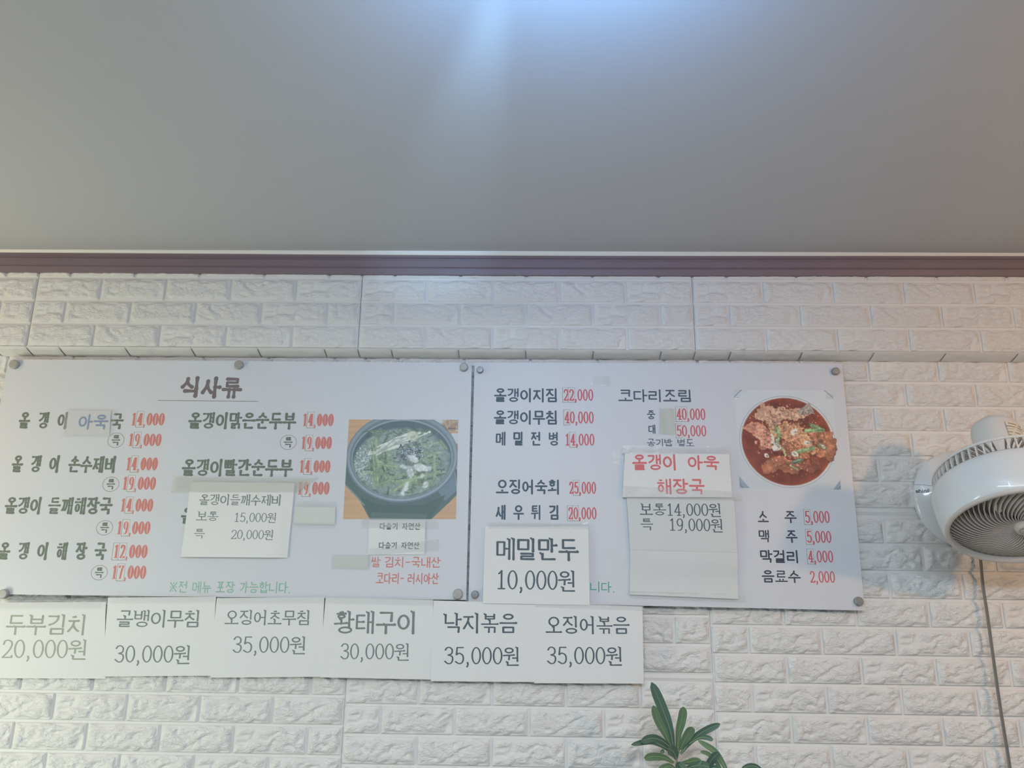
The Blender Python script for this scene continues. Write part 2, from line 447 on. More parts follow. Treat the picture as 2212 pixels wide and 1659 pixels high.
# ------------------------------------------------------------------ stroke lettering (hangul syllables and figures from pen strokes)
INI = 'ㄱㄲㄴㄷㄸㄹㅁㅂㅃㅅㅆㅇㅈㅉㅊㅋㅌㅍㅎ'
VOW = 'ㅏㅐㅑㅒㅓㅔㅕㅖㅗㅘㅙㅚㅛㅜㅝㅞㅟㅠㅡㅢㅣ'
FIN = ['', 'ㄱ', 'ㄲ', 'ㄳ', 'ㄴ', 'ㄵ', 'ㄶ', 'ㄷ', 'ㄹ', 'ㄺ', 'ㄻ', 'ㄼ', 'ㄽ', 'ㄾ', 'ㄿ', 'ㅀ', 'ㅁ', 'ㅂ', 'ㅄ', 'ㅅ', 'ㅆ', 'ㅇ', 'ㅈ', 'ㅊ', 'ㅋ', 'ㅌ', 'ㅍ', 'ㅎ']
def jamo(j, pos):
    """strokes in a unit box; pos: 'v' beside a standing vowel, 'h' above a lying vowel, 'f' final"""
    L, C = 'l', 'c'
    if j == 'ㄱ':
        return [(L, [(0, 1), (.95, 1)]), (C, [(.95, 1), (.86, .55), (.55, .2), (.1, 0)])] if pos == 'v' else [(L, [(0, 1), (1, 1), (.96, 0)])]
    if j == 'ㄴ': return [(L, [(0, 1), (0, 0), (1, .03)])]
    if j == 'ㄷ': return [(L, [(.95, 1), (0, 1), (0, 0), (1, .02)])]
    if j == 'ㄹ': return [(L, [(0, 1), (.95, 1), (.95, .52), (0, .52), (0, 0), (1, .0)])]
    if j == 'ㅁ': return [(L, [(0, 1), (1, 1), (1, 0), (0, 0), (0, 1)])]
    if j == 'ㅂ': return [(L, [(0, 1), (0, 0), (1, 0), (1, 1)]), (L, [(0, .52), (1, .52)])]
    if j == 'ㅅ': return [(C, [(.5, 1), (.42, .6), (0, 0)]), (C, [(.45, .62), (.65, .3), (1, .02)])]
    if j == 'ㅇ': return [('o', .5, .5, .5, .5)]
    if j == 'ㅈ': return [(L, [(.02, 1), (.98, 1)]), (C, [(.52, 1), (.42, .58), (0, 0)]), (C, [(.46, .6), (.68, .26), (1, .02)])]
    if j == 'ㅊ': return [(L, [(.38, 1.02), (.62, 1.02)]), (L, [(.02, .74), (.98, .74)]), (C, [(.52, .74), (.42, .42), (0, 0)]), (C, [(.46, .45), (.68, .2), (1, .02)])]
    if j == 'ㅋ':
        return [(L, [(0, 1), (.95, 1)]), (C, [(.95, 1), (.86, .55), (.55, .2), (.1, 0)]), (L, [(.05, .55), (.85, .6)])] if pos == 'v' else [(L, [(0, 1), (1, 1), (.96, 0)]), (L, [(.02, .5), (.98, .52)])]
    if j == 'ㅌ': return [(L, [(.95, 1), (0, 1), (0, 0), (1, .02)]), (L, [(0, .5), (.9, .5)])]
    if j == 'ㅍ': return [(L, [(0, 1), (1, 1)]), (L, [(0, 0), (1, 0)]), (L, [(.3, 1), (.32, 0)]), (L, [(.7, 1), (.68, 0)])]
    if j == 'ㅎ': return [(L, [(.36, 1.04), (.64, 1.04)]), (L, [(.02, .78), (.98, .78)]), ('o', .5, .28, .36, .29)]
    two = {'ㄲ': 'ㄱㄱ', 'ㅃ': 'ㅂㅂ', 'ㅆ': 'ㅅㅅ', 'ㄸ': 'ㄷㄷ', 'ㅉ': 'ㅈㅈ', 'ㄺ': 'ㄹㄱ', 'ㄻ': 'ㄹㅁ'}
    if j in two:
        a, b = two[j]; out = []
        for ch, x0, x1 in ((a, 0, .42), (b, .56, 1.0)):
            out += place(jamo(ch, pos), x0, 0, x1, 1)
        return out
    return []
def place(st, x0, y0, x1, y1):
    out = []
    for s in st:
        if s[0] == 'o': out.append(('o', x0+(x1-x0)*s[1], y0+(y1-y0)*s[2], (x1-x0)*s[3], (y1-y0)*s[4]))
        else: out.append((s[0], [(x0+(x1-x0)*a, y0+(y1-y0)*b) for a, b in s[1]])+tuple(s[2:]))
    return out

def syllable(ch, dots=False):
    n = ord(ch)-0xAC00
    i, v, f = INI[n//588], VOW[(n % 588)//28], FIN[n % 28]
    S = []
    L = 'l'
    tick = (lambda x, a, b: ('d', [(x, (a+b)/2)])) if dots else (lambda x, a, b: (L, [(x, a), (x, b)]))
    if v in 'ㅏㅐㅑㅓㅔㅕㅖㅣ':
        yb_, yt = (.40, 1.0) if f else (0.0, 1.0)
        ym = (.70 if f else .52)
        ib = (.50, .95) if f else (.22, .84)
        if i in 'ㅎㅊ': ib = (.46, .95) if f else (.16, .90)
        if v == 'ㅏ':   ix = .52; S += [(L, [(.72, yt), (.72, yb_)]), (L, [(.72, ym), (.97, ym)])]
        elif v == 'ㅑ': ix = .52; S += [(L, [(.72, yt), (.72, yb_)]), (L, [(.72, ym+.09), (.97, ym+.09)]), (L, [(.72, ym-.09), (.97, ym-.09)])]
        elif v == 'ㅣ': ix = .58; S += [(L, [(.84, yt), (.84, yb_)])]
        elif v == 'ㅓ': ix = .46; S += [(L, [(.84, yt), (.84, yb_)]), (L, [(.57, ym), (.84, ym)])]
        elif v == 'ㅕ': ix = .46; S += [(L, [(.84, yt), (.84, yb_)]), (L, [(.56, ym+.09), (.84, ym+.09)]), (L, [(.56, ym-.08), (.84, ym-.08)])]
        elif v == 'ㅐ': ix = .46; S += [(L, [(.66, yt-.03), (.66, yb_+.02)]), (L, [(.91, yt), (.91, yb_)]), (L, [(.66, ym), (.91, ym)])]
        elif v == 'ㅔ': ix = .42; S += [(L, [(.69, yt-.03), (.69, yb_+.02)]), (L, [(.92, yt), (.92, yb_)]), (L, [(.50, ym), (.69, ym)])]
        elif v == 'ㅖ': ix = .42; S += [(L, [(.69, yt-.03), (.69, yb_+.02)]), (L, [(.92, yt), (.92, yb_)]), (L, [(.5, ym+.09), (.69, ym+.09)]), (L, [(.5, ym-.09), (.69, ym-.09)])]
        S += place(jamo(i, 'v'), .05, ib[0], ix, ib[1])
        if f: S += place(jamo(f, 'f'), .22, .03, .86, .29)
    elif v in 'ㅗㅛㅜㅠㅡ':
        if f:
            top = (.74, .98) if i not in 'ㅎㅊ' else (.70, .97)
            S += place(jamo(i, 'h'), .24, top[0], .76, top[1])
            yy = .46 if v in 'ㅗㅛ' else (.56 if v in 'ㅜㅠ' else .52)
            S += [(L, [(.02, yy), (.98, yy)])]
            if v == 'ㅗ': S += [tick(.5, .66, yy)]
            if v == 'ㅜ': S += [(L, [(.5, yy), (.5, yy-.17)])]
            if v == 'ㅠ': S += [(L, [(.36, yy), (.36, yy-.16)]), (L, [(.64, yy), (.64, yy-.16)])]
            S += place(jamo(f, 'f'), .2, .03, .8, .29 if v in 'ㅗㅡ' else .27)
        else:
            if v in 'ㅗㅛ':
                S += place(jamo(i, 'h'), .2, .46, .8, .96 if i not in 'ㅎㅊ' else .94)
                S += [(L, [(.02, .08), (.98, .08)])]
                if v == 'ㅗ': S += [tick(.5, .38, .08)]
                else: S += [tick(.36, .36, .08), tick(.64, .36, .08)]
            else:
                S += place(jamo(i, 'h'), .2, .58, .8, .97)
                S += [(L, [(.02, .40), (.98, .40)])]
                if v == 'ㅜ': S += [(L, [(.5, .40), (.5, 0)])]
                if v == 'ㅠ': S += [(L, [(.36, .40), (.34, 0)]), (L, [(.64, .40), (.64, 0)])]
    else:
        hi = .60 if not f else .72
        S += place(jamo(i, 'h'), .1, hi, .56, .97)
        yy = .30 if not f else .52
        if v in 'ㅘㅙㅚ':
            yy = .26 if not f else .44
            S += [(L, [(.0, yy), (.64, yy+.03)]), tick(.33, hi-.08, yy)]
        elif v in 'ㅝㅞㅟ':
            yy = .42 if not f else .56
            S += [(L, [(.0, yy), (.64, yy+.03)]), (L, [(.34, yy), (.32, yy-(.36 if not f else .22))])]
        else: S += [(L, [(.0, .2), (.62, .24)])]
        yb_ = 0 if not f else .24
        S += [(L, [(.84 if v not in 'ㅘ' else .76, 1), (.84 if v not in 'ㅘ' else .76, yb_ if f else 0)])]
        if v == 'ㅘ': S += [(L, [(.76, .64), (.98, .64)])]
        if v == 'ㅝ': S += [(L, [(.56, .42 if f else .22), (.84, .42 if f else .22)])]
        if f: S += place(jamo(f, 'f'), .24, .02, .88, .19 if f == 'ㄴ' else .27)
    return S

def figure(ch, slab_=False):
    L, C = 'l', 'c'
    D = {
        '0': [('o', .5, .5, .5, .5)],
        '1': [(L, [(.52, 1), (.52, 0)]), (L, [(.52, .99), (.2, .84)])] + ([(L, [(.18, 0), (.86, 0)])] if slab_ else []),
        '2': [(C, [(.04, .76), (.16, .95), (.5, 1), (.88, .90), (.93, .68), (.62, .36), (.02, 0)]), (L, [(.02, 0), (1, 0), (1, .1)])],
        '3': [(C, [(.06, .84), (.26, .98), (.62, 1), (.9, .86), (.84, .62), (.42, .53)]), (C, [(.42, .53), (.88, .45), (.98, .24), (.78, .03), (.38, 0), (.02, .14)])],
        '4': [(L, [(.72, 0), (.72, 1), (0, .28), (1, .28)])] + ([(L, [(.45, 0), (1, 0)])] if slab_ else []),
        '5': [(L, [(.92, 1), (.2, 1), (.12, .55)]), (C, [(.12, .55), (.45, .64), (.85, .54), (.98, .31), (.84, .07), (.45, 0), (.02, .12)])],
        '7': [(L, [(.0, .86), (.0, 1), (1, 1)]), (C, [(1, 1), (.62, .5), (.42, 0)])],
        '9': [('o', .5, .69, .46, .31), (C, [(.95, .69), (.92, .36), (.68, .06), (.2, .0)])],
        ',': [(C, [(.45, .06), (.55, -.06), (.3, -.2)]), ('d', [(.42, .05)])],
        '.': [('d', [(.4, .03)])],
        '-': [(L, [(.1, .5), (.9, .5)])],
    }
    return D.get(ch, [])

class Pen:
    """collects strokes drawn with an elliptical nib; width varies along the stroke with flare"""
    def __init__(s): s.v, s.f, s.n = [], [], 0
    def _add(s, P, F):
        b = len(s.v); s.n += 1
        s.v += [(p[0], p[1], s.n) for p in P]
        s.f += [tuple(i+b for i in f) for f in F]
    def dot(s, c, rx, ry, n=14):
        s._add([(c[0]+rx*math.cos(2*math.pi*i/n), c[1]+ry*math.sin(2*math.pi*i/n)) for i in range(n)], [tuple(range(n))])
    def oval(s, c, ex, ey, rx, ry, n=36):
        ix, iy = ex-rx, ey-ry
        ring_ = lambda a, b: [(c[0]+a*math.cos(2*math.pi*i/n), c[1]+b*math.sin(2*math.pi*i/n)) for i in range(n)]
        if ix <= 0 or iy <= 0: s._add(ring_(ex+rx, ey+ry), [tuple(range(n))]); return
        s._add(ring_(ex+rx, ey+ry)+ring_(ix, iy), [(i, (i+1) % n, n+(i+1) % n, n+i) for i in range(n)])
    def line(s, pts, rx, ry, smooth, flare=0.0, closed=False):
        P = np.array(pts, float)/np.array([rx, ry])
        if not smooth and flare:
            Q = []
            for a, b in zip(P[:-1], P[1:]):
                for t in np.linspace(0, 1, 5)[:-1]: Q.append(a+(b-a)*t)
            Q.append(P[-1]); corners = set(range(0, len(Q), 4)); P = np.array(Q)
        else: corners = set(range(len(P)))
        n = len(P)
        d = np.linalg.norm(np.diff(P, axis=0), axis=1); s_ = np.concatenate([[0], np.cumsum(d)]); tot = max(s_[-1], 1e-9)
        wd = np.array([1-flare*0.55+flare*1.15*abs(2*x/tot-1)**1.6 for x in s_])
        sc = np.array([rx, ry])
        if smooth:
            T = np.gradient(P, axis=0) if not closed else (np.roll(P, -1, 0)-np.roll(P, 1, 0))
            T /= np.maximum(np.linalg.norm(T, axis=1, keepdims=True), 1e-9)
            Nn = np.stack([-T[:, 1], T[:, 0]], 1)*wd[:, None]
            A, B = (P+Nn)*sc, (P-Nn)*sc
            m = n if closed else n-1
            s._add(list(map(tuple, A))+list(map(tuple, B)), [(i, n+i, n+(i+1) % n, (i+1) % n) for i in range(m)])
            ends = [] if closed else [0, n-1]
        else:
            for i in range(n-1):
                t = P[i+1]-P[i]; t = t/max(np.linalg.norm(t), 1e-9); nn = np.array([-t[1], t[0]])
                q = [(P[i]+nn*wd[i])*sc, (P[i]-nn*wd[i])*sc, (P[i+1]-nn*wd[i+1])*sc, (P[i+1]+nn*wd[i+1])*sc]
                s._add(list(map(tuple, q)), [(0, 1, 2, 3)])
            ends = corners
        for e in ends:
            s.dot(P[e]*sc, rx*wd[e], ry*wd[e])

STYLE = {
    #            nib x, nib y (share of the line height), flare, figure nib, serif, dots, figure width
    'brush':  dict(nib=(.072, .060), flare=.34, serif=False, dots=False),
    'bubble': dict(nib=(.082, .078), flare=.36, serif=False, dots=False),
    'round':  dict(nib=(.064, .058), flare=.0, serif=False, dots=True),
    'gothic': dict(nib=(.050, .046), flare=.0, serif=False, dots=False),
    'batang': dict(nib=(.054, .040), flare=.14, serif=True, dots=False),
    'batangb': dict(nib=(.059, .045), flare=.14, serif=True, dots=False),
    'felt':   dict(nib=(.062, .062), flare=.0, serif=False, dots=False),
    'small':  dict(nib=(.055, .050), flare=.0, serif=False, dots=False),
    'didone': dict(nib=(.103, .022), flare=.0, serif=False, dots=False, slab=True),
    'slab':   dict(nib=(.058, .050), flare=.0, serif=False, dots=False, slab=True),
}

def letter_mesh(text, w, h, style, dig=None, sp=None):
    """pen strokes for one line of text in a w x h box (origin lower left); returns Pen, cells"""
    st = STYLE[style]
    adv = []
    for ch in text:
        if ch == ' ': adv.append(sp if sp else .55)
        elif ch in ',.': adv.append(.34)
        elif ch == '-': adv.append(.62)
        elif ch.isdigit(): adv.append(dig if dig else .62)
        else: adv.append(1.0)
    tot = sum(adv); k = w/tot; x = 0.0; pen = Pen(); cells = []
    nx, ny = st['nib'][0]*h, st['nib'][1]*h
    for ch, a in zip(text, adv):
        cw = a*k; cells.append((x, x+cw))
        han = 0xAC00 <= ord(ch) <= 0xD7A3
        if han: S = syllable(ch, st['dots'])
        elif ch == '※': S = [('l', [(.1, .9), (.9, .1)]), ('l', [(.1, .1), (.9, .9)])]+[('d', [p]) for p in ((.5, .85), (.5, .15), (.15, .5), (.85, .5))]
        else: S = figure(ch, st.get('slab', False) or style.startswith('batang'))
        m = nx*0.9 if han else nx+0.04*cw
        if style in ('didone',): m = nx+0.01*cw
        bx0, bx1 = x+m, x+cw-m
        if ch == '1' and style == 'didone': bx0, bx1 = x+nx*.9, x+cw-nx*.9
        by0, by1 = ny, h-ny
        if ch == '원': by0 = -0.06*h
        f = lambda p: (bx0+(bx1-bx0)*p[0], by0+(by1-by0)*p[1])
        rx_, ry_ = nx, ny
        if style == 'didone' and ch in '23579': rx_ = nx*.74
        if not han and style == 'didone' and ch in '1': rx_ = nx*.85
        if not han and style.startswith('batang'): rx_, ry_ = nx*.95, ny*.85
        if han and ch in '갱뱅빨맑볶쌀깨황태튀들류료를병별특통제메맥해': rx_, ry_ = nx*.88, ny*.86
        for s in S:
            if s[0] == 'o':
                c = f((s[1], s[2])); ex, ey = (bx1-bx0)*s[3], (by1-by0)*s[4]
                pen.oval(c, ex, ey, rx_, ry_)
            elif s[0] == 'd':
                pen.dot(f(s[1][0]), max(rx_, ry_)*1.15 if style != 'didone' else rx_*.5, max(rx_, ry_)*1.15 if style != 'didone' else rx_*.5)
            elif s[0] == 'c':
                pts = [f(p) for p in catmull(s[1], 7)]
                thin = ch in '4' and style == 'didone'
                pen.line(pts, rx_*(.5 if style == 'didone' and ch in ',' else 1), ry_, True, st['flare']*.7)
            else:
                pts = [f(p) for p in s[1]]
                pen.line(pts, rx_, ry_, False, st['flare'])
                if st['serif'] and han:
                    a, b = pts[0], pts[1]
                    if abs(b[0]-a[0]) < abs(b[1]-a[1])*.3 and b[1] < a[1]:
                        pen.line([(a[0]-1.7*rx_, a[1]+.9*ry_), (a[0]+.1*rx_, a[1]-1.2*ry_)], rx_*.72, ry_*.9, False)
                    elif abs(b[1]-a[1]) < abs(b[0]-a[0])*.15:
                        e = pts[1] if len(pts) == 2 else None
                        if e: pen.dot((e[0]-.3*rx_, e[1]+.35*ry_), rx_*.9, ry_*1.35)
        x += cw
    return pen, cells

def flat_y(Y):
    return lambda x, z: Y

def write(text, xl, xr, yl, yr, hpx, style, ink, parent, surf, Y0, name='lettering', dig=None, sp=None, lift=0.00012, label=None):
    """one printed line: runs from photo column xl to xr at mid-heights yl / yr on the plane Y0; surf(x, z) gives the sheet's Y"""
    A, B = U(xl, yl, Y0), U(xr, yr, Y0)
    xm, ym = (xl+xr)/2, (yl+yr)/2
    h = U(xm, ym-hpx/2, Y0).z-U(xm, ym+hpx/2, Y0).z
    w = math.hypot(B.x-A.x, B.z-A.z); ca, sa = (B.x-A.x)/w, (B.z-A.z)/w
    pen, cells = letter_mesh(text, w, h, style, dig, sp)
    def W(px_, py_, q=0):
        X = A.x+ca*px_-sa*(py_-h/2); Z = A.z+sa*px_+ca*(py_-h/2)
        return Vector((X, surf(X, Z)-lift-q*1.2e-6, Z))
    o = obj(name, [W(*v) for v in pen.v], pen.f, INK[ink], parent)
    if label: o['label'] = label
    return o, cells, h, W

import itertools
_PQ = itertools.cycle([.00003, .00005, .00007])
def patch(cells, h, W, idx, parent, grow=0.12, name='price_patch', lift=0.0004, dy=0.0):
    """small paper square glued over one figure, its cut edges and their shadow line drawn in grey"""
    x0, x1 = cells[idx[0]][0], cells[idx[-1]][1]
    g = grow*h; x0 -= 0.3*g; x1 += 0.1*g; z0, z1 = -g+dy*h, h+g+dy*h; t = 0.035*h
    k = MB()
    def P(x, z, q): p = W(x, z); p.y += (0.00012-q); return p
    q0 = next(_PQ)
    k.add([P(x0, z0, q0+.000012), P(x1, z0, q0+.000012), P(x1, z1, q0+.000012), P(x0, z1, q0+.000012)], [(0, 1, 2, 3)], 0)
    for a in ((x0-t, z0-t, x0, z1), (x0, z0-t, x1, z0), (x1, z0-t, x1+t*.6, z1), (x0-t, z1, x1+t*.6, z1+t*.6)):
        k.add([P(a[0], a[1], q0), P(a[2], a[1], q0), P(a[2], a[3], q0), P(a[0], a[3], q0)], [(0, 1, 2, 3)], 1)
    return k.build(name, [M_PATCH, M_GREYLINE], parent)

# ------------------------------------------------------------------ photo prints painted on a grid of coloured vertices
def vnoise(h, w, s, seed, oct_=4):
    r = np.random.default_rng(seed); out = np.zeros((h, w)); amp = 1.0; tot = 0
    for o in range(oct_):
        gh, gw = int(h/s)+3, int(w/s)+3
        g = r.random((gh, gw)); yy = np.arange(h)/s; xx = np.arange(w)/s
        y0 = yy.astype(int); x0 = xx.astype(int); fy = (yy-y0)[:, None]; fx = (xx-x0)[None, :]
        fy = fy*fy*(3-2*fy); fx = fx*fx*(3-2*fx)
        a = g[y0][:, x0]; b = g[y0][:, x0+1]; c = g[y0+1][:, x0]; d = g[y0+1][:, x0+1]
        out += amp*((a*(1-fx)+b*fx)*(1-fy)+(c*(1-fx)+d*fx)*fy); tot += amp; amp *= .55; s = max(1.2, s/2)
    return out/tot
class Canvas:
    def __init__(s, w, h, bg):
        s.w, s.h = w, h; s.a = np.zeros((h, w, 3)); s.a[:] = bg
        s.yy, s.xx = np.mgrid[0:h, 0:w]; s.u = (s.xx+.5)/w; s.v = (s.yy+.5)/h
        s.asp = h/w
    def blend(s, m, c):
        m = np.clip(m, 0, 1)[..., None]; s.a = s.a*(1-m)+np.asarray(c, float)*m
    def ell(s, cx, cy, rx, ry, c, soft=0.008, rot=0, warp=None, op=1.0):
        dx, dy = s.u-cx, (s.v-cy)
        if rot:
            ca, sa = math.cos(rot), math.sin(rot); dy2 = dy*s.asp
            dx, dy = dx*ca+dy2*sa, (-dx*sa+dy2*ca)/s.asp
        d = np.sqrt((dx/rx)**2+(dy/ry)**2)
        if warp is not None: d = d+warp
        s.blend(op*np.clip((1-d)*min(rx, ry)/soft+.5, 0, 1), c)
        return d
    def line(s, pts, wd, c, soft=0.004, op=1.0, taper=False):
        P = np.array(pts, float); x0, x1 = P[:, 0].min()-wd*2-.02, P[:, 0].max()+wd*2+.02; y0, y1 = P[:, 1].min()-wd*2-.03, P[:, 1].max()+wd*2+.03
        i0, i1 = max(0, int(y0*s.h)), min(s.h, int(y1*s.h)+1); j0, j1 = max(0, int(x0*s.w)), min(s.w, int(x1*s.w)+1)
        if i1 <= i0 or j1 <= j0: return
        u, v = s.u[i0:i1, j0:j1], s.v[i0:i1, j0:j1]; best = np.full(u.shape, 9.0)
        for (ax, ay), (bx, by) in zip(P[:-1], P[1:]):
            dx, dy = bx-ax, (by-ay)*s.asp; L2 = dx*dx+dy*dy+1e-12
            t = np.clip(((u-ax)*dx+(v-ay)*s.asp*dy)/L2, 0, 1)
            dd = np.hypot(u-ax-t*dx, (v-ay)*s.asp-t*dy)
            best = np.minimum(best, dd)
        m = op*np.clip((wd-best)/soft+.5, 0, 1)[..., None]
        s.a[i0:i1, j0:j1] = s.a[i0:i1, j0:j1]*(1-m)+np.asarray(c, float)*m
    def poly(s, pts, c, op=1.0, edge=None):
        P = np.array(pts, float); ins = np.zeros(s.u.shape, bool); u = s.u.copy(); v = s.v.copy()
        if edge is not None: u = u+edge[0]; v = v+edge[1]
        for (ax, ay), (bx, by) in zip(P, np.roll(P, -1, 0)):
            cr = ((ay > v) != (by > v)) & (u < (bx-ax)*(v-ay)/(by-ay+1e-12)+ax); ins ^= cr
        m = ins.astype(float)
        m = (m+np.roll(m, 1, 0)+np.roll(m, -1, 0)+np.roll(m, 1, 1)+np.roll(m, -1, 1))/5
        c = np.asarray(c, float)
        if c.ndim == 1: s.blend(op*m, c)
        else:
            mm = np.clip(op*m, 0, 1)[..., None]; s.a = s.a*(1-mm)+c*mm
        return m

def pot_picture():
    w, h = 330, 300; C = Canvas(w, h, (178, 140, 106)); R = random.Random(4)
    C.a += ((vnoise(h, w, 60, 1)[..., None]-.5)*22 + (vnoise(h, w, 5, 2)[:, :1, None]-.5)*16)
    C.poly([(.2, 0), (.55, 0), (.9, .1), (1, .12), (1, 0)], (178, 184, 186)); C.poly([(.20, 0), (.30, 0), (.25, .08)], (172, 178, 182))
    C.ell(.94, .06, .10, .06, (138, 116, 98), .02, warp=(vnoise(h, w, 9, 3)-.5)*.5)
    for _ in range(14): C.line([(R.uniform(.86, 1), R.uniform(0, .11)), (R.uniform(.86, 1), R.uniform(0, .11))], .006, R.choice([(150, 120, 90), (96, 80, 72), (170, 140, 110)]))
    C.ell(.97, .20, .06, .06, (176, 184, 188), .01); C.ell(.99, .29, .05, .04, (150, 104, 70), .02)
    # trivet and pot body
    C.poly([(-.02, .62), (.03, .70), (.12, .78), (.24, 1.0), (.78, 1.0), (.94, .83), (1.0, .76), (1.0, .56), (.9, .4), (.0, .4)], (70, 90, 90))
    C.poly([(.86, .60), (.98, .50), (1.0, .72), (.90, .82), (.84, .74)], (92, 112, 124)); C.poly([(.96, .53), (1, .5), (1, .7)], (72, 88, 96))
    C.poly([(.14, .78), (.3, .86), (.7, .86), (.9, .76), (.8, .95), (.77, 1), (.25, 1)], (62, 84, 82))
    C.poly([(.24, .93), (.74, .95), (.74, 1.0), (.26, 1.0)], (84, 100, 96), .7)
    C.line([(.02, .68), (.12, .79), (.18, .86)], .006, (110, 126, 128)); C.line([(.97, .50), (1.0, .70)], .004, (124, 138, 144))
    # rim
    C.ell(.500, .385, .505, .455, (84, 100, 110), .008)
    d = C.ell(.500, .378, .494, .445, (116, 132, 142), .010)
    C.a += (np.clip(1-abs(d-.98)/.05, 0, 1)*((C.v-.38)*30+4))[..., None]
    C.ell(.500, .385, .470, .415, (92, 108, 116), .006)
    C.ell(.500, .395, .455, .395, (128, 144, 148), .006); C.ell(.500, .400, .447, .385, (70, 86, 94), .006)
    # broth
    C.ell(.500, .435, .432, .340, (112, 136, 128), .03, warp=(vnoise(h, w, 22, 5)-.5)*.10)
    C.a += ((vnoise(h, w, 12, 6)-.5)*34)[..., None]*(((C.u-.5)/.43)**2+((C.v-.435)/.34)**2 < 1)[..., None]
    for _ in range(420):      # foam
        a = R.gauss(.14, .055); b = R.gauss(.47, .13)
        if ((a-.5)/.43)**2+((b-.435)/.33)**2 < .98: C.ell(a, b, R.uniform(.003, .009), R.uniform(.003, .009), R.choice([(186, 198, 196), (164, 180, 178), (140, 160, 156)]), .004, op=.75)
    greens = [(102, 128, 96), (118, 144, 106), (84, 110, 84), (134, 156, 122), (74, 100, 84), (112, 136, 116)]
    for _ in range(190):
        t = R.uniform(0, 2*math.pi); q = R.uniform(.3, .95); a, b = .52+.38*q*math.cos(t), .46+.30*q*math.sin(t)
        if b < .25 and a < .6: continue
        an = R.choice([R.uniform(-.5, .3), R.uniform(1.1, 1.8), R.uniform(-1.2, 1.2)]); l = R.uniform(.03, .10)
        if ((a+l*math.cos(an)-.5)/.43)**2+((b+l*math.sin(an)-.435)/.335)**2 > 1: continue
        C.line([(a-l*math.cos(an)*.5, b-l*math.sin(an)*.5), (a, b+R.uniform(-.01, .01)), (a+l*math.cos(an), b+l*math.sin(an))], R.uniform(.005, .011), R.choice(greens))
    for _ in range(60):
        a, b = R.uniform(.2, .8), R.uniform(.09, .16); C.line([(a, b), (a+R.uniform(-.08, .08), b+R.uniform(-.01, .03))], .005, R.choice([(86, 112, 92), (108, 132, 104), (74, 98, 88)]))
    for P in ([(.22, .22), (.25, .45), (.27, .62)], [(.24, .3), (.30, .48)], [(.26, .2), (.27, .38)], [(.29, .46), (.52, .49)], [(.31, .66), (.50, .56), (.55, .55)], [(.46, .63), (.62, .60), (.84, .53)], [(.66, .37), (.82, .45)], [(.84, .22), (.90, .30)], [(.79, .35), (.80, .60)], [(.74, .70), (.80, .60)], [(.44, .72), (.56, .63)], [(.28, .52), (.30, .68)]):
        C.line(P, .013, R.choice([(112, 140, 96), (130, 156, 112), (98, 128, 90)])); C.line(P, .004, (156, 176, 142), op=.5)
    for i in range(22):       # enoki mushrooms
        a = R.uniform(.52, .62); b = R.uniform(.12, .24)
        C.line([(a, b), (a-.14, b+R.uniform(.03, .08)), (a-R.uniform(.22, .34), b+R.uniform(.08, .18))], R.uniform(.004, .008), R.choice([(186, 196, 182), (170, 184, 168), (198, 206, 196), (150, 168, 150)]))
    for a, b in ((.74, .13), (.70, .15), (.65, .14)): C.line([(a, b), (a-.1, b+.05)], .006, (186, 194, 180)); C.ell(a, b, .014, .012, (200, 204, 188))
    C.ell(.59, .17, .05, .05, (182, 188, 160), .02, warp=(vnoise(h, w, 6, 8)-.5)*.6)
    for _ in range(120):      # snails
        a, b = R.gauss(.56, .06), R.gauss(.345, .055)
        C.ell(a, b, R.uniform(.008, .018), R.uniform(.007, .014), R.choice([(66, 80, 92), (86, 100, 112), (56, 68, 82), (112, 124, 134), (92, 106, 108)]), .005)
    for _ in range(60):
        a, b = R.gauss(.60, .06), R.gauss(.34, .06); C.ell(a, b, .005, .005, (168, 180, 186), .003)
    for a, b, rx, ry in ((.66, .49, .06, .035), (.72, .50, .05, .025), (.58, .54, .03, .06), (.55, .68, .022, .06), (.52, .48, .03, .02), (.52, .74, .02, .03), (.69, .57, .02, .02), (.60, .40, .05, .03), (.72, .66, .025, .04)):
        C.ell(a, b, rx, ry, (184, 194, 192), .015, rot=R.uniform(-.4, .4), warp=(vnoise(h, w, 11, int(a*1000))-.5)*1.0)
    soup = np.clip((1-(((C.u-.5)/.45)**2+((C.v-.43)/.38)**2))*6, 0, 1)
    g = .97+(vnoise(h, w, 5, 71, 3)-.5)*.34*soup+(vnoise(h, w, 18, 72, 2)-.5)*.30*soup
    C.a = C.a*g[..., None]; C.a = C.a+(vnoise(h, w, 3, 73, 2)-.5)[..., None]*7
    grey = C.a.mean(-1, keepdims=True); m_ = .28*soup[..., None]
    C.a = C.a*(1-m_)+(grey*np.array([.97, 1.01, .99]))*m_  # soup greyed, haze painted into the picture
    return C.a

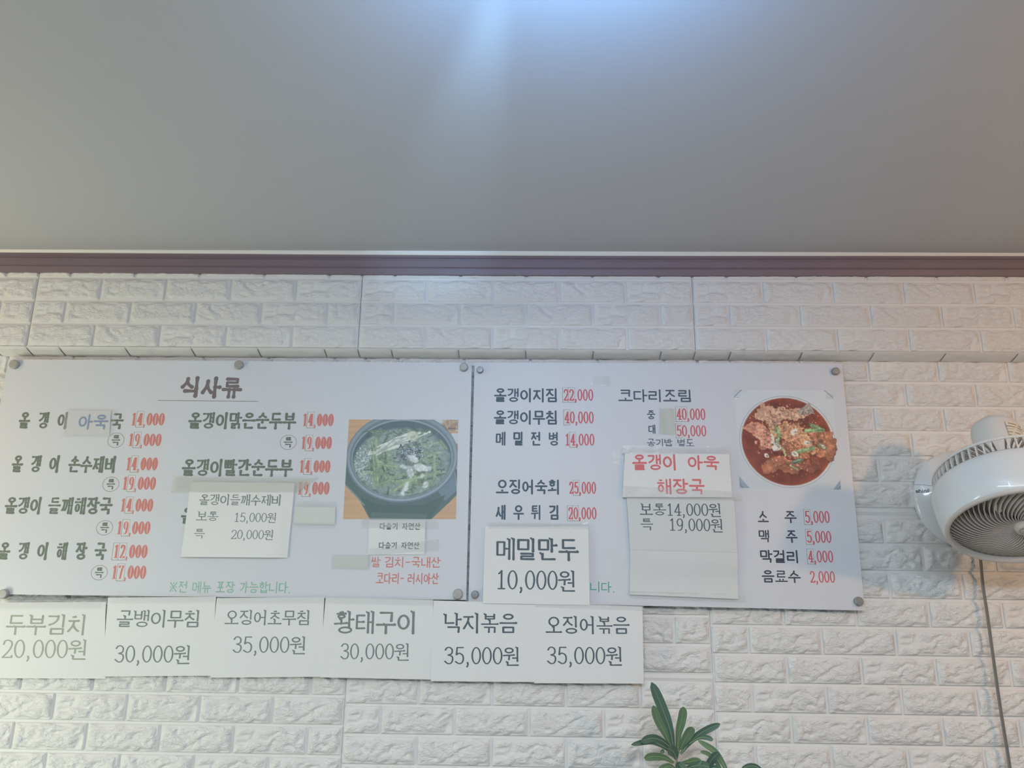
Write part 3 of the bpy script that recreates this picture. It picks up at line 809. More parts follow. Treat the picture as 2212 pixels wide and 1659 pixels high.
def fish_picture():
    w, h = 310, 304; C = Canvas(w, h, (178, 184, 188)); R = random.Random(9)
    for i in range(5):
        C.line([(0, .045+.012*i), (.07-.008*i, .045+.012*i)], .003, (120, 126, 130) if i % 2 else (196, 198, 198)); C.line([(.93, .04+.010*i), (1, .042+.012*i)], .002, (150, 152, 152))
    C.poly([(0, .10), (0, 0), (.15, 0)], (170, 176, 180), .8); 
    C.poly([(0, .88), (.10, 1.0), (0, 1.0)], (126, 146, 158)); C.poly([(1, .9), (.92, 1), (1, 1)], (120, 140, 154))
    th = np.hypot((C.u-.5)/.715, (C.v-.52)/.715)
    C.blend(np.clip((.008-abs(th-.93))/.006, 0, 1)*((C.u-.5)**2+(C.v-.5)**2 > .32), (84, 98, 112))
    C.a += ((.5-C.v)*10)[..., None]*(th < .93)[..., None]
    C.ell(.505, .525, .478, .463, (126, 134, 138), .004); C.ell(.505, .525, .473, .458, (184, 188, 190), .004); C.ell(.505, .527, .462, .448, (168, 168, 166), .004)
    d = C.ell(.505, .525, .452, .440, (92, 32, 24), .006)
    inside = (d < 1.0)
    C.a += ((vnoise(h, w, 40, 21)-.5)*36)[..., None]*np.array([1, .5, .35])*inside[..., None]
    C.a += (np.clip((d-.86)/.14, 0, 1)*inside*20)[..., None]*np.array([1.3, .6, .25])
    e1 = (vnoise(h, w, 14, 31)-.5)*.09; e2 = (vnoise(h, w, 14, 32)-.5)*.09
    tex = vnoise(h, w, 9, 33); tex2 = vnoise(h, w, 26, 34)
    def chunk(pts, base, hi, dk):
        c = np.array(base, float)+(tex[..., None]-.5)*np.array(hi, float)*2.2+(tex2[..., None]-.5)*np.array((60, 46, 40))
        C.poly([(a+.012, b+.02) for a, b in pts], dk, .8, (e1, e2)); C.poly(pts, c, 1, (e1, e2))
    n = lambda L: [((x-90)/640, (y-210)/625) for x, y in L]
    chunk(n([(230, 700), (290, 640), (420, 640), (500, 690), (470, 745), (350, 730), (250, 745)]), (136, 76, 52), (30, 22, 18), (78, 26, 20))
    chunk(n([(510, 640), (590, 650), (620, 700), (560, 730), (470, 700)]), (110, 52, 40), (26, 18, 14), (80, 26, 20))
    chunk(n([(560, 430), (640, 450), (710, 480), (715, 560), (690, 640), (610, 650), (560, 560)]), (152, 88, 62), (46, 36, 26), (84, 30, 22))
    chunk(n([(135, 450), (200, 410), (260, 420), (300, 470), (330, 560), (300, 600), (235, 570), (195, 490)]), (176, 112, 88), (40, 34, 26), (88, 32, 24))
    chunk(n([(225, 385), (265, 300), (350, 320), (430, 335), (560, 330), (590, 365), (500, 395), (400, 400), (330, 450), (260, 410)]), (188, 140, 112), (32, 30, 26), (96, 40, 30))
    chunk(n([(300, 450), (380, 430), (500, 410), (560, 520), (595, 600), (540, 620), (420, 560), (380, 520), (310, 520)]), (184, 126, 90), (46, 40, 30), (92, 36, 26))
    chunk(n([(380, 540), (470, 540), (560, 590), (540, 640), (430, 640), (360, 590)]), (150, 86, 58), (40, 30, 22), (88, 32, 24))
    C.poly(n([(490, 350), (555, 300), (575, 292), (600, 350), (560, 372), (500, 370)]), (138, 124, 112)); 
    for q in range(9): C.line(n([(510+4*q, 362-2*q), (560+5*q, 305+7*q)]), .004, R.choice([(98, 96, 94), (164, 152, 138), (122, 116, 108)]))
    for _ in range(260):
        a, b = R.gauss(.5, .2), R.gauss(.48, .2)
        if ((a-.5)/.43)**2+((b-.52)/.42)**2 < .8: C.ell(a, b, R.uniform(.003, .012), R.uniform(.003, .010), R.choice([(204, 160, 122), (120, 50, 36), (164, 78, 62), (90, 36, 28), (196, 140, 108), (150, 96, 60)]), .006, op=.7)
    for P, c in ((n([(350, 455), (365, 500), (350, 540)]), (104, 130, 84)), (n([(320, 480), (360, 490)]), (120, 146, 96)), (n([(540, 470), (645, 465)]), (112, 140, 88)), (n([(575, 435), (640, 465)]), (86, 116, 74)), (n([(470, 605), (575, 580)]), (116, 142, 92)), (n([(445, 670), (490, 655)]), (70, 92, 74)), (n([(380, 580), (395, 630)]), (150, 164, 116)), (n([(420, 690), (465, 715)]), (140, 150, 100)), (n([(620, 560), (650, 580)]), (96, 100, 70))):
        C.line(P, .020 if c[1] < 145 else .008, c); C.line([(x+.004, y-.006) for x, y in P], .005, (150, 172, 128), op=.6)
    for x, y, r in ((455, 618, .036), (345, 575, .05), (275, 630, .025), (540, 548, .03), (465, 478, .035), (640, 570, .02), (320, 545, .02)):
        a, b = n([(x, y)])[0]; C.ell(a, b, r, r*.75, (206, 204, 184), .01, rot=R.uniform(-1, 1), warp=(vnoise(h, w, 7, x)-.5)*.6); C.ell(a+.004, b+.003, r*.42, r*.28, (150, 120, 92), .008)
    C.line(n([(318, 500), (325, 545), (345, 585)]), .012, (208, 206, 188))
    for _ in range(150):
        a, b = R.gauss(.5, .15), R.gauss(.42, .14); C.ell(a, b, .0045, .003, (218, 190, 158), .003, rot=R.uniform(0, 3))
    for _ in range(26):
        a, b = R.gauss(.5, .28), R.gauss(.55, .26)
        if ((a-.5)/.43)**2+((b-.52)/.42)**2 < .95: C.ell(a, b, .004, .004, (190, 120, 100), .003)
    bowl = np.clip((1-(((C.u-.52)/.47)**2+((C.v-.52)/.45)**2))*8, 0, 1)
    mid = np.clip((1-(((C.u-.53)/.40)**2+((C.v-.48)/.34)**2))*4, 0, 1)
    g = 1+(vnoise(h, w, 5, 81, 3)-.5)*1.0*mid+(vnoise(h, w, 24, 82, 2)-.5)*.45*bowl
    C.a = C.a*g[..., None]; C.a = C.a+(vnoise(h, w, 3, 83, 2)-.5)[..., None]*6
    return C.a

def picture(name, arr, corners, parent, label):
    """corners: world points, top-left, top-right, bottom-right, bottom-left"""
    h, w, _ = arr.shape; tl, tr, br, bl = [Vector(c) for c in corners]
    s, t = np.meshgrid((np.arange(w))/(w-1), (np.arange(h))/(h-1))
    V = [np.array(tl)[None, None]*((1-s)*(1-t))[..., None]+np.array(tr)[None, None]*(s*(1-t))[..., None]+np.array(br)[None, None]*(s*t)[..., None]+np.array(bl)[None, None]*((1-s)*t)[..., None]][0].reshape(-1, 3)
    idx = np.arange(h*w).reshape(h, w)
    F = np.stack([idx[1:, :-1], idx[1:, 1:], idx[:-1, 1:], idx[:-1, :-1]], -1).reshape(-1, 4)
    base = np.array(wloc(parent))
    me = bpy.data.meshes.new(name); me.from_pydata((V-base).tolist(), [], F.tolist()); me.materials.append(M_PRINT)
    at = me.color_attributes.new('print', 'FLOAT_COLOR', 'POINT')
    arr = arr*.80+np.array([150, 158, 160])*.20; c = np.clip(arr, 0, 255)/255.0; c = np.where(c <= .04045, c/12.92, ((c+.055)/1.055)**2.4)/LIT  # picture colours mixed toward grey to carry the lens veil
    c = np.clip(c, .004, .9).reshape(-1, 3); at.data.foreach_set('color', np.concatenate([c, np.ones((len(c), 1))], 1).ravel())
    o = bpy.data.objects.new(name, me); COL.objects.link(o); o.parent = parent; o['label'] = label
    return o

# ------------------------------------------------------------------ menu boards
BY = 0.012
def board(root, corners):
    tl, tr, br, bl = corners
    k = MB(); T = 0.0045
    f = [Vector((p.x, BY, p.z)) for p in (bl, br, tr, tl)]; b = [p+Vector((0, T, 0)) for p in f]
    k.add(f+b, [(0, 1, 2, 3)], 0)
    k.add(f+b, [(4, 7, 6, 5), (0, 4, 5, 1), (1, 5, 6, 2), (2, 6, 7, 3), (3, 7, 4, 0)], 1)
    return k.build('panel', [M_BOARD, M_EDGE], root)
def knob(root, u, v, rpx, m):
    c = U(u, v, BY-0.004); r = rpx*1.46/1600
    k = MB()
    k.lathe([(0.0001, -0.0085), (r*.82, -0.0083), (r, -0.0068), (r, 0.0), (r*.7, 0.0005)], (c.x, BY, c.z), (0, 1, 0), 28)
    k.lathe([(0.006, 0.0045), (0.006, WALL_Y-BY-0.001)], (c.x, BY, c.z), (0, 1, 0), 16)
    return k.build('standoff_knob', m, root, smooth=False)
def ring(root, u, v, ru, rv, ink='ring'):
    c = U(u, v, BY); rx = (U(u+ru, v, BY).x-U(u-ru, v, BY).x)/2; rz = (U(u, v-rv, BY).z-U(u, v+rv, BY).z)/2
    p = Pen(); p.line([(c.x+rx*math.cos(2*math.pi*i/48), c.z+rz*math.sin(2*math.pi*i/48)) for i in range(48)], .0005, .0005, True, 0, True)
    obj('circle_outline', [(a, BY-.00012, b) for a, b, _ in p.v], p.f, INK[ink], root)

FB = flat_y(BY)
bl0 = U(0, 1292, BY)
left_c = [Vector((-0.740, BY, CAM_Z+0.413)), Vector((0.238, BY, CAM_Z+0.412)), Vector((0.239, BY, CAM_Z-0.062)), Vector((-0.741, BY, CAM_Z-0.063))]
LB = thing('menu_board', (-0.25, BY, CAM_Z-0.063), 'wide white menu board at left with photo of green soup in a stone pot', 'menu board', 'acrylic menu boards')
board(LB, left_c)
for u, v, r in ((31, 787, 10.5), (516, 788, 10), (1002, 793, 9.5), (989, 1283, 10.5)): knob(LB, u, v, r, M_STEEL)
kk = knob(LB, 8, 1283, 10, M_STEEL)
wl = lambda t, xl, xr, yl, h, s='brush', ink='left', **q: write(t, xl, xr, yl, yl+(xr-xl)*.004, h, s, ink, LB, FB, BY, name='menu_lettering', **q)
def price(root, t, xl, xr, y, h, style, ink, marks, dig=.60, slope=.004):
    o, c, hh, W = write(t, xl, xr, y, y+(xr-xl)*slope, h, style, ink, root, FB, BY, name='price_lettering', dig=dig)
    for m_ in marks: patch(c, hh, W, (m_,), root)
write('식사류', 389, 524, 836, 838, 47, 'bubble', 'head', LB, FB, BY, name='heading_lettering', sp=.3)
k = MB(); a, b = U(341, 865, BY), U(558, 867, BY)
k.add([(a.x, BY-.00012, a.z-.0007), (b.x, BY-.00012, b.z-.0007), (b.x, BY-.00012, b.z+.0007), (a.x, BY-.00012, a.z+.0007)], [(0, 1, 2, 3)]); k.build('heading_underline', INK['ring'], LB)
wl('올 갱 이', 41, 148, 908, 37, sp=.7); wl('국', 239, 267, 910, 36)
wl('올 갱 이', 26, 130, 1002, 38, sp=.65); wl('손수제비', 148, 252, 1003, 37)
wl('올갱이', 11, 91, 1092, 38); wl('들깨해장국', 104, 243, 1092.5, 38)
wl('올 갱 이 해 장 국', -3, 230, 1190, 39, sp=.62)
wl('올갱이맑은순두부', 407, 640, 908.5, 37); wl('올갱이빨간순두부', 393, 633, 1010, 38); wl('올', 391, 421, 1114, 37)
for u, v, dx in ((250.5, 951, 0), (239.5, 1046, 0), (226, 1140, 0), (214.5, 1237, 0), (622.7, 955.5, 0), (617, 1056, 0)):
    wl('특', u-9.5, u+9.5, v, 24); ring(LB, u, v, 17.5, 15.8)
for t, xl, xr, y, h, mk in (('14,000', 283, 356, 905.5, 27, (1,)), ('19,000', 277, 349, 950, 27, (1,)), ('14,000', 272, 341, 1002, 28, (1,)), ('19,000', 264, 337, 1044, 28, (1,)),
                            ('14,000', 260, 331, 1091, 28, (1,)), ('19,000', 252, 325, 1140, 28, (1,)), ('12,000', 245, 319, 1191, 29, (0, 1)), ('17,000', 241, 316, 1236, 29, (1,)),
                            ('14,000', 653, 721, 907, 27, (1,)), ('19,000', 650, 717, 956.5, 27, (1,)), ('14,000', 646, 714, 1007.5, 27, (1,)), ('19,000', 642, 712, 1054.5, 28, (1,))):
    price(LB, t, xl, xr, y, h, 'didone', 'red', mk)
write('※전 메뉴 포장 가능합니다.', 364, 630, 1268, 1269, 26, 'gothic', 'green', LB, FB, BY, name='notice_lettering', sp=.4)
write('쌀 김치-국내산', 801, 953, 1214, 1215, 24, 'gothic', 'red', LB, FB, BY, name='notice_lettering', sp=.35)
write('코다리- 러시아산', 812, 949, 1249, 1250, 25, 'gothic', 'red', LB, FB, BY, name='notice_lettering', sp=.35)
picture('dish_photo', pot_picture(), [U(754, 906, BY-.00015), U(990, 906.5, BY-.00015), U(985, 1121.5, BY-.00015), U(741, 1121.5, BY-.00015)], LB, 'printed photo of a black stone pot of green soup')

right_c = [U(1024, 784, BY), U(1819, 786.5, BY), U(1868, 1320, BY), U(1012, 1300, BY)]
right_c = [Vector((0.2435, BY, CAM_Z+0.4125)), Vector((1.0015, BY, CAM_Z+0.4155)), Vector((0.9985, BY, CAM_Z-0.0715)), Vector((0.2435, BY, CAM_Z-0.0655))]
RB = thing('menu_board', (0.62, BY, CAM_Z-0.07), 'white menu board at right with photo of red fish stew in a bowl', 'menu board', 'acrylic menu boards')
board(RB, right_c)
for u, v, r in ((1037, 799, 7.5), (1805, 802, 8.5), (1855, 1299, 9), (1026, 1284, 8)): knob(RB, u, v, r, M_STEEL2)
wr = lambda t, xl, xr, yl, h, s='round', ink='right', **q: write(t, xl, xr, yl, yl+(xr-xl)*.006, h, s, ink, RB, FB, BY, name='menu_lettering', **q)
wr('올갱이지짐', 1067, 1206, 853.5, 31); wr('올갱이무침', 1066.5, 1206, 901.5, 31.5); wr('메 밀 전 병', 1070, 1208, 947.5, 31, sp=.62)
wr('오징어숙회', 1071, 1211, 1051.5, 33); wr('새 우 튀 김', 1070, 1209, 1106.5, 33, sp=.62)
wr('코다리조림', 1335, 1496, 854.5, 28, sp=.3); wr('중', 1397, 1416, 896, 20); wr('대', 1400, 1417, 927, 20)
wr('공기밥 별도', 1397, 1500, 956, 17.5, 'small', sp=.5)
wr('소', 1636, 1660.5, 1116.3, 27, ink='drink'); wr('주', 1694, 1721, 1116.7, 27, ink='drink'); wr('맥', 1638, 1663.5, 1158.2, 28, ink='drink'); wr('주', 1697, 1723, 1158.8, 28, ink='drink')
wr('막걸리', 1641, 1727, 1202, 29, ink='drink'); wr('음료수', 1645, 1730, 1245, 28, ink='drink')
for t, xl, xr, y, h, mk in (('22,000', 1217, 1282, 853, 25, (0, 1)), ('40,000', 1219, 1283, 901.5, 26, (0,)), ('14,000', 1220, 1284.5, 949.5, 26, (1,)), ('25,000', 1229, 1288, 1053.5, 26, (1,)),
                            ('20,000', 1227, 1289, 1108.5, 26, (0, 1)), ('40,000', 1461, 1524, 894.5, 25, (0, 1)), ('50,000', 1461, 1526, 930.5, 24, (0,)), ('5,000', 1738, 1792.5, 1116.5, 26, (0,)),
                            ('5,000', 1742, 1796, 1159.5, 26, (0,)), ('4,000', 1745, 1800, 1202, 26, (0,)), ('2,000', 1749, 1804, 1246, 25, ())):
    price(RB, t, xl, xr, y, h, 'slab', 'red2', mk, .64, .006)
write('니다.', 1274, 1330, 1267.5, 1268.5, 24, 'gothic', 'green2', RB, FB, BY, name='notice_lettering')
picture('dish_photo', fish_picture(), [U(1584.7, 842, BY-.00015), U(1798, 843.5, BY-.00015), U(1817, 1058, BY-.00015), U(1598, 1054, BY-.00015)], RB, 'printed photo of red braised fish in a white bowl')

# ------------------------------------------------------------------ sheets of paper taped to the boards and the wall
def sheet(label, px4, Y0, bend, m=M_PAPER, nx=24, nz=24, group=None, name='paper_notice'):
    """px4: photo corners tl, tr, br, bl read on the plane Y0; bend(s, t) = extra Y (s right, t down)"""
    P = [U(u, v, Y0) for u, v in px4]; tl, tr, br, bl = P
    root = thing(name, ((bl.x+br.x)/2, Y0, (bl.z+br.z)/2), label, 'paper notice', group)
    def pos(s, t):
        p = tl*((1-s)*(1-t))+tr*(s*(1-t))+br*(s*t)+bl*((1-s)*t)
        return Vector((p.x, Y0+bend(s, t), p.z))
    vs = [pos(i/nx, j/nz) for j in range(nz+1) for i in range(nx+1)]
    fs = [(j*(nx+1)+i, (j+1)*(nx+1)+i, (j+1)*(nx+1)+i+1, j*(nx+1)+i+1) for j in range(nz) for i in range(nx)]
    o = obj('sheet', vs, fs, m, root, smooth=True)
    md = o.modifiers.new('thickness', 'SOLIDIFY'); md.thickness = 0.0003; md.offset = -1; md.use_rim = True
    o.modifiers.new('sharp_edges', 'EDGE_SPLIT').split_angle = math.radians(40)
    def surf(x, z):
        t = (tl.z-z)/max(1e-6, tl.z-bl.z)
        x0, x1 = tl.x+(bl.x-tl.x)*t, tr.x+(br.x-tr.x)*t
        s = (x-x0)/(x1-x0); zt, zb = tl.z+(tr.z-tl.z)*s, bl.z+(br.z-bl.z)*s; t = (zt-z)/(zt-zb)
        return Y0+bend(min(1, max(0, s)), min(1, max(0, t)))
    return root, surf
def tape(root, px4, Y0, m=None, name='tape', wob=0.0004, n=14):
    P = [U(u, v, Y0) for u, v in px4]; tl, tr, br, bl = P; vs = []
    sd = random.random()*50
    for j in range(4):
        for i in range(n+1):
            s, t = i/n, j/3; p = tl*((1-s)*(1-t))+tr*(s*(1-t))+br*(s*t)+bl*((1-s)*t)
            vs.append((p.x, Y0-abs(wob*noise.noise((p.x*70, p.z*70, sd))), p.z))
    fs = [(j*(n+1)+i, (j+1)*(n+1)+i, (j+1)*(n+1)+i+1, j*(n+1)+i+1) for j in range(3) for i in range(n)]
    o = obj(name, vs, fs, m or M_TAPE, root, smooth=True); o['label'] = 'clear tape' if (m or M_TAPE) is M_TAPE else 'yellowed tape'
    return o

SY = 0.0095
hang = lambda a, b=0.0, c=0.0: (lambda s, t: a*t*t + b*(s-.5)*t + c*math.sin(math.pi*s)*t)
rowg = 'single dish notices taped below the boards'
def low_sheet(label, px4, bend, texts, ink, m=M_PAPER, tp=None):
    root, sf = sheet(label, px4, SY, bend, m, group=rowg)
    for t, xl, xr, y, h, st in texts:
        write(t, xl, xr, y, y+(xr-xl)*.004, h, st, ink, root, sf, SY, name='notice_lettering', dig=.60, lift=.00012)
    (a, b), (c, d) = px4[0], px4[1]
    if tp: tape(root, [(a+tp[0], b-tp[2]), (c+tp[1], d-tp[2]), (c+tp[1], d+tp[3]), (a+tp[0], b+tp[3])], SY-.0046, wob=.0012)
    return root
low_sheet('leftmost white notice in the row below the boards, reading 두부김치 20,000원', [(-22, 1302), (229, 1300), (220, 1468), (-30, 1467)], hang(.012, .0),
          (('두부김치', 12, 188, 1349.5, 45, 'batang'), ('20,000원', 0, 188, 1402, 41, 'batang')), 'toner_haze_pale', tp=(0, -10, 5, 14))
low_sheet('white notice in the row below the boards, second from left, reading 골뱅이무침 30,000원', [(234, 1291), (467, 1289), (455, 1461), (217, 1463)], lambda s, t: .0105*t*t-.0008,
          (('골뱅이무침', 252, 434, 1336.5, 38, 'batang'), ('30,000원', 244, 412, 1413, 38, 'batang')), 'toner_haze', tp=(2, -4, 4, 12))
low_sheet('white notice in the row below the boards reading 오징어초무침 35,000원', [(469, 1292), (701, 1290), (693, 1463), (451, 1465)], lambda s, t: .009*t*t-.0016,
          (('오징어초무침', 486, 672, 1334, 33, 'batang'), ('35,000원', 501, 663, 1392.5, 36, 'batang')), 'toner_haze', tp=(0, 0, 4, 12))
low_sheet('white notice in the row below the boards with heavier lettering 황태구이 30,000원', [(704, 1291), (936, 1296), (934, 1469), (689, 1464)], lambda s, t: .0078*t*t-.0024+.004*max(0, s-.85)*t*6*.4,
          (('황태구이', 722, 902, 1344.5, 50, 'batangb'), ('30,000원', 734, 887, 1407, 35, 'batang')), 'toner_haze', tp=(0, 0, 4, 12))
low_sheet('white notice below the gap between the two boards reading 낙지볶음 35,000원', [(937, 1297), (1157, 1303), (1158, 1474), (930, 1472)], lambda s, t: .0066*t*t-.0028,
          (('낙지볶음', 959, 1118, 1346, 44, 'batang'), ('35,000원', 958, 1125, 1416, 38, 'batang')), 'toner')
low_sheet('rightmost white notice in the row below the boards, reading 오징어볶음 35,000원', [(1155, 1302), (1387, 1310), (1391, 1477), (1154, 1476)], lambda s, t: .0058*t*t-.0036,
          (('오징어볶음', 1178, 1360, 1350, 39, 'batang'), ('35,000원', 1180, 1347, 1415.5, 38, 'batang')), 'toner', tp=(0, 4, 5, 9))

root, sf = sheet('white notice taped on the left board, reading 올갱이들깨수제비 with two prices', [(412, 1041), (637, 1043), (621, 1205), (393, 1203)], BY-.0022, lambda s, t: -.004*t*t*(1-.2*s) - .0008 + .006*max(0, s-.9)*10*t*.6)
for t, xl, xr, y, h in (('올갱이들깨수제비', 431, 609, 1079.5, 24), ('보통', 425, 473, 1115, 21), ('15,000원', 506, 599, 1117.5, 20), ('특', 420, 444, 1153, 22), ('20,000원', 500, 593, 1154.5, 20)):
    write(t, xl, xr, y, y+(xr-xl)*.008, h, 'batang', 'toner_haze', root, sf, BY-.0022, name='notice_lettering', dig=.6)
tape(root, [(376, 1029), (688, 1032), (640, 1064), (370, 1063)], BY-.0038, M_TAPEY, wob=.0003)

root, sf = sheet('white notice at the lower left corner of the right board, reading 메밀만두 10,000원', [(1048, 1137), (1271, 1137), (1274, 1307), (1043, 1303)], BY-.0048, lambda s, t: -.003*t)
write('메밀만두', 1070, 1251, 1186, 1188, 49, 'batangb', 'toner', root, sf, BY-.0048, name='notice_lettering')
write('10,000원', 1071, 1246, 1252, 1254, 42, 'batang', 'toner', root, sf, BY-.0048, name='notice_lettering', dig=.6)
tape(root, [(1056, 1127), (1272, 1129), (1271, 1142), (1055, 1141)], BY-.0056, wob=.0012)

# the overlapping sheets on the right board
rb, sfb = sheet('blank curling sheet, lowest of the three stacked on the right board', [(1361, 1186), (1592, 1191), (1594, 1294), (1360, 1284)], BY-.0024, lambda s, t: -.003*math.sin(t*7.5)*(0.6+.4*s)*.7-.0022, M_PAPER2)
tape(rb, [(1362, 1277), (1612, 1285), (1612, 1300), (1362, 1290)], BY-.0056, wob=.0004)
rm, sfm = sheet('sheet reading 보통14,000원 and 특 19,000원, middle of three stacked on the right board', [(1353, 1064), (1584, 1068), (1593, 1193), (1361, 1188)], BY-.0052, lambda s, t: -.0022*math.sin(t*3.0), M_PAPER2)
write('보통14,000원', 1381, 1559, 1100.5, 1101.5, 27, 'batang', 'toner', rm, sfm, BY-.0052, name='notice_lettering', dig=.56)
write('특', 1383, 1411, 1133, 1133, 27, 'batang', 'toner', rm, sfm, BY-.0052, name='notice_lettering')
write('19,000원', 1444, 1563, 1133, 1135, 27, 'batang', 'toner', rm, sfm, BY-.0052, name='notice_lettering', dig=.56)
rt_, sft = sheet('sheet hand-lettered in red 올갱이 아욱 해장국, topmost of three stacked on the right board', [(1350, 978), (1575, 981), (1581, 1075), (1344, 1074)], BY-.0066, lambda s, t: -.0035*t-.001*math.sin(3.1*s))
write('올갱이', 1365, 1463, 999, 999, 36, 'felt', 'pen', rt_, sft, BY-.0066, name='handwriting')
write('아욱', 1484, 1554, 999, 1001, 33, 'felt', 'pen', rt_, sft, BY-.0066, name='handwriting')
write('해장국', 1417, 1522, 1051, 1052, 35, 'felt', 'pen', rt_, sft, BY-.0066, name='handwriting')
tape(rt_, [(1345, 962), (1578, 964), (1578, 981), (1345, 980)], BY-.0080, wob=.0006)
tape(rt_, [(1324, 966), (1366, 968), (1366, 1002), (1324, 1000)], BY-.0010, wob=.0003)
tape(rt_, [(1346, 1049), (1600, 1062), (1604, 1079), (1346, 1075)], BY-.0118, wob=.0006)

# small strips
def strip(label, px4, Y0, m, name='paper_strip'):
    root, sf = sheet(label, px4, Y0, lambda s, t: -.0006*math.sin(math.pi*t), m, 8, 12, name=name)
    root['category'] = 'paper strip'
    return root, sf
rs, sfs = strip('cream strip under the stone pot photo with small print 다슬기 자연산 twice', [(797, 1124), (919, 1124), (917, 1198), (795, 1198)], BY-.0016, M_PAPER)
for y, x0, x1 in ((1136.5, 820, 909), (1178, 818, 907)):
    write('다슬기 자연산', x0, x1, y, y+.6, 15.5, 'small', 'small', rs, sfs, BY-.0016, name='notice_lettering', sp=.6, lift=.0003)
tape(rs, [(780, 1118), (948, 1122), (946, 1142), (782, 1140)], BY-.0032, wob=.0010)
tape(rs, [(797, 1186), (948, 1164), (948, 1188), (797, 1200)], BY-.0030, wob=.0008)
r1, _ = strip('grey blank strip beside the price 19,000 on the left board', [(638, 1093), (725, 1094), (723, 1134), (634, 1132)], BY-.0016, M_STRIPDARK)
tape(r1, [(640, 1082), (726, 1084), (725, 1096), (638, 1095)], BY-.0028, wob=.0008); tape(r1, [(634, 1128), (724, 1129), (723, 1140), (633, 1139)], BY-.0028, wob=.0008)
r2, _ = strip('grey blank strip left of the red rice and kimchi line', [(720, 1199), (796, 1201), (795, 1228), (717, 1226)], BY-.0016, M_STRIPDARK)
tape(r2, [(716, 1197), (797, 1199), (796, 1231), (715, 1229)], BY-.0028, wob=.0010)
r3, _ = strip('yellowish blank strip left of the prices 40,000 and 50,000 on the right board', [(1427, 886), (1456, 887), (1456, 937), (1426, 936)], BY-.0014, M_STRIPDARK)
tape(r3, [(1425, 880), (1457, 882), (1457, 939), (1425, 938)], BY-.0026, M_TAPEY, wob=.0012)
r4, sf4 = strip('blue hand-lettered 아욱 slip under crinkled tape on the first line of the left board', [(148, 886), (240, 887), (236, 940), (142, 940)], BY-.0014, M_PATCH, name='correction_slip')
write('아욱', 169, 235, 911.5, 912, 34, 'felt', 'blue', r4, sf4, BY-.0014, name='handwriting', lift=.0003)
tape(r4, [(142, 882), (252, 884), (241, 944), (131, 943)], BY-.0026, wob=.0016)
t5 = tag(tape(None, [(1278, 812), (1318, 813), (1318, 834), (1276, 833)], BY-.0012, wob=.0008, name='tape_scrap'), 'crinkled clear tape scrap above the price 22,000 on the right board', 'tape')

# ------------------------------------------------------------------ plants, fan, cable and lamp come from their own builders
M_LEAF = mat('leaf_dark', alb(70, 93, 82), 0.42, 0.45, mottling=0.16)
M_LEAF2 = mat('leaf_light', alb(86, 110, 84), 0.42, 0.45, mottling=0.16)
M_VEIN = mat('leaf_midrib', alb(122, 142, 108), 0.5)
M_STEM = mat('plant_stem', alb(120, 116, 96), 0.7)
PLY = -0.055
def leaf(root, pts, wpx, m, rise=(0, 0), tipw=0.35, fold=0.25):
    """pts: midrib in photo pixels from base to tip; rise: distance towards the viewer at base and tip (m)"""
    Q = catmull(pts, 7); n = len(Q); mid = []
    for i, q in enumerate(Q):
        t = i/(n-1); mid.append(U(q[0], q[1], PLY-rise[0]-(rise[1]-rise[0])*t))
    k = MB(); vs = []; half = wpx*1.42/1600/2
    for i in range(n):
        t = i/(n-1)
        tv = (mid[min(i+1, n-1)]-mid[max(i-1, 0)]).normalized()
        side = tv.cross(Vector((0, -1, 0))).normalized()
        wv = half*max(.10, min(1, .30+1.3*t) * math.sqrt(max(0, 1-max(0, (t-.74)/.26)**2.4)))
        up = Vector((0, -1, 0))
        for a in (-1, -.55, 0, .55, 1):
            vs.append(mid[i]+side*wv*a+up*(abs(a)*fold*wv))
    fs = [(i*5+j, i*5+j+1, (i+1)*5+j+1, (i+1)*5+j) for i in range(n-1) for j in range(4)]
    o = obj('leaf', vs, fs, m, root, smooth=True)
    md = o.modifiers.new('thickness', 'SOLIDIFY'); md.thickness = 0.0006; md.offset = 0
    o.modifiers.new('sharp_edges', 'EDGE_SPLIT').split_angle = math.radians(60)
    k.tube([p+Vector((0, -.0006, 0)) for p in mid[:-1]], [0.0008*(1-.75*i/(n-1)) for i in range(n-1)], 6)
    k.build('midrib', M_VEIN, o, smooth=True)
    return o
def pp(x, y): return (1340+x/7.373, 1440+y/7.373)     # enlarged-crop coordinates to photo pixels
bx = U(1462, 1690, PLY)
PL = thing('potted_plant', (bx.x, PLY, 0.0), 'green plant with long narrow leaves rising in front of the brick wall at bottom', 'plant')
k = MB()
stem = [U(1461, 1632, PLY), U(1461, 1660, PLY), U(1463, 1720, PLY), Vector((bx.x, PLY, 0.9)), Vector((bx.x+.01, PLY, .26))]
k.tube(stem, [.0022, .0026, .0032, .006, .010], 8); k.build('stem', M_STEM, PL, smooth=True)
k = MB()
k.tube([U(1461, 1637, PLY), U(1466, 1622, PLY-.004), U(1470, 1612, PLY-.006)], [.0020, .0018, .0014], 6)
k.tube([U(1461, 1662, PLY), U(1500, 1690, PLY-.02), U(1545, 1690, PLY-.03), U(1610, 1700, PLY-.035), U(1668, 1698, PLY-.035)], [.0024, .0022, .002, .0018, .0014], 6); k.build('branch', M_STEM, PL, smooth=True)
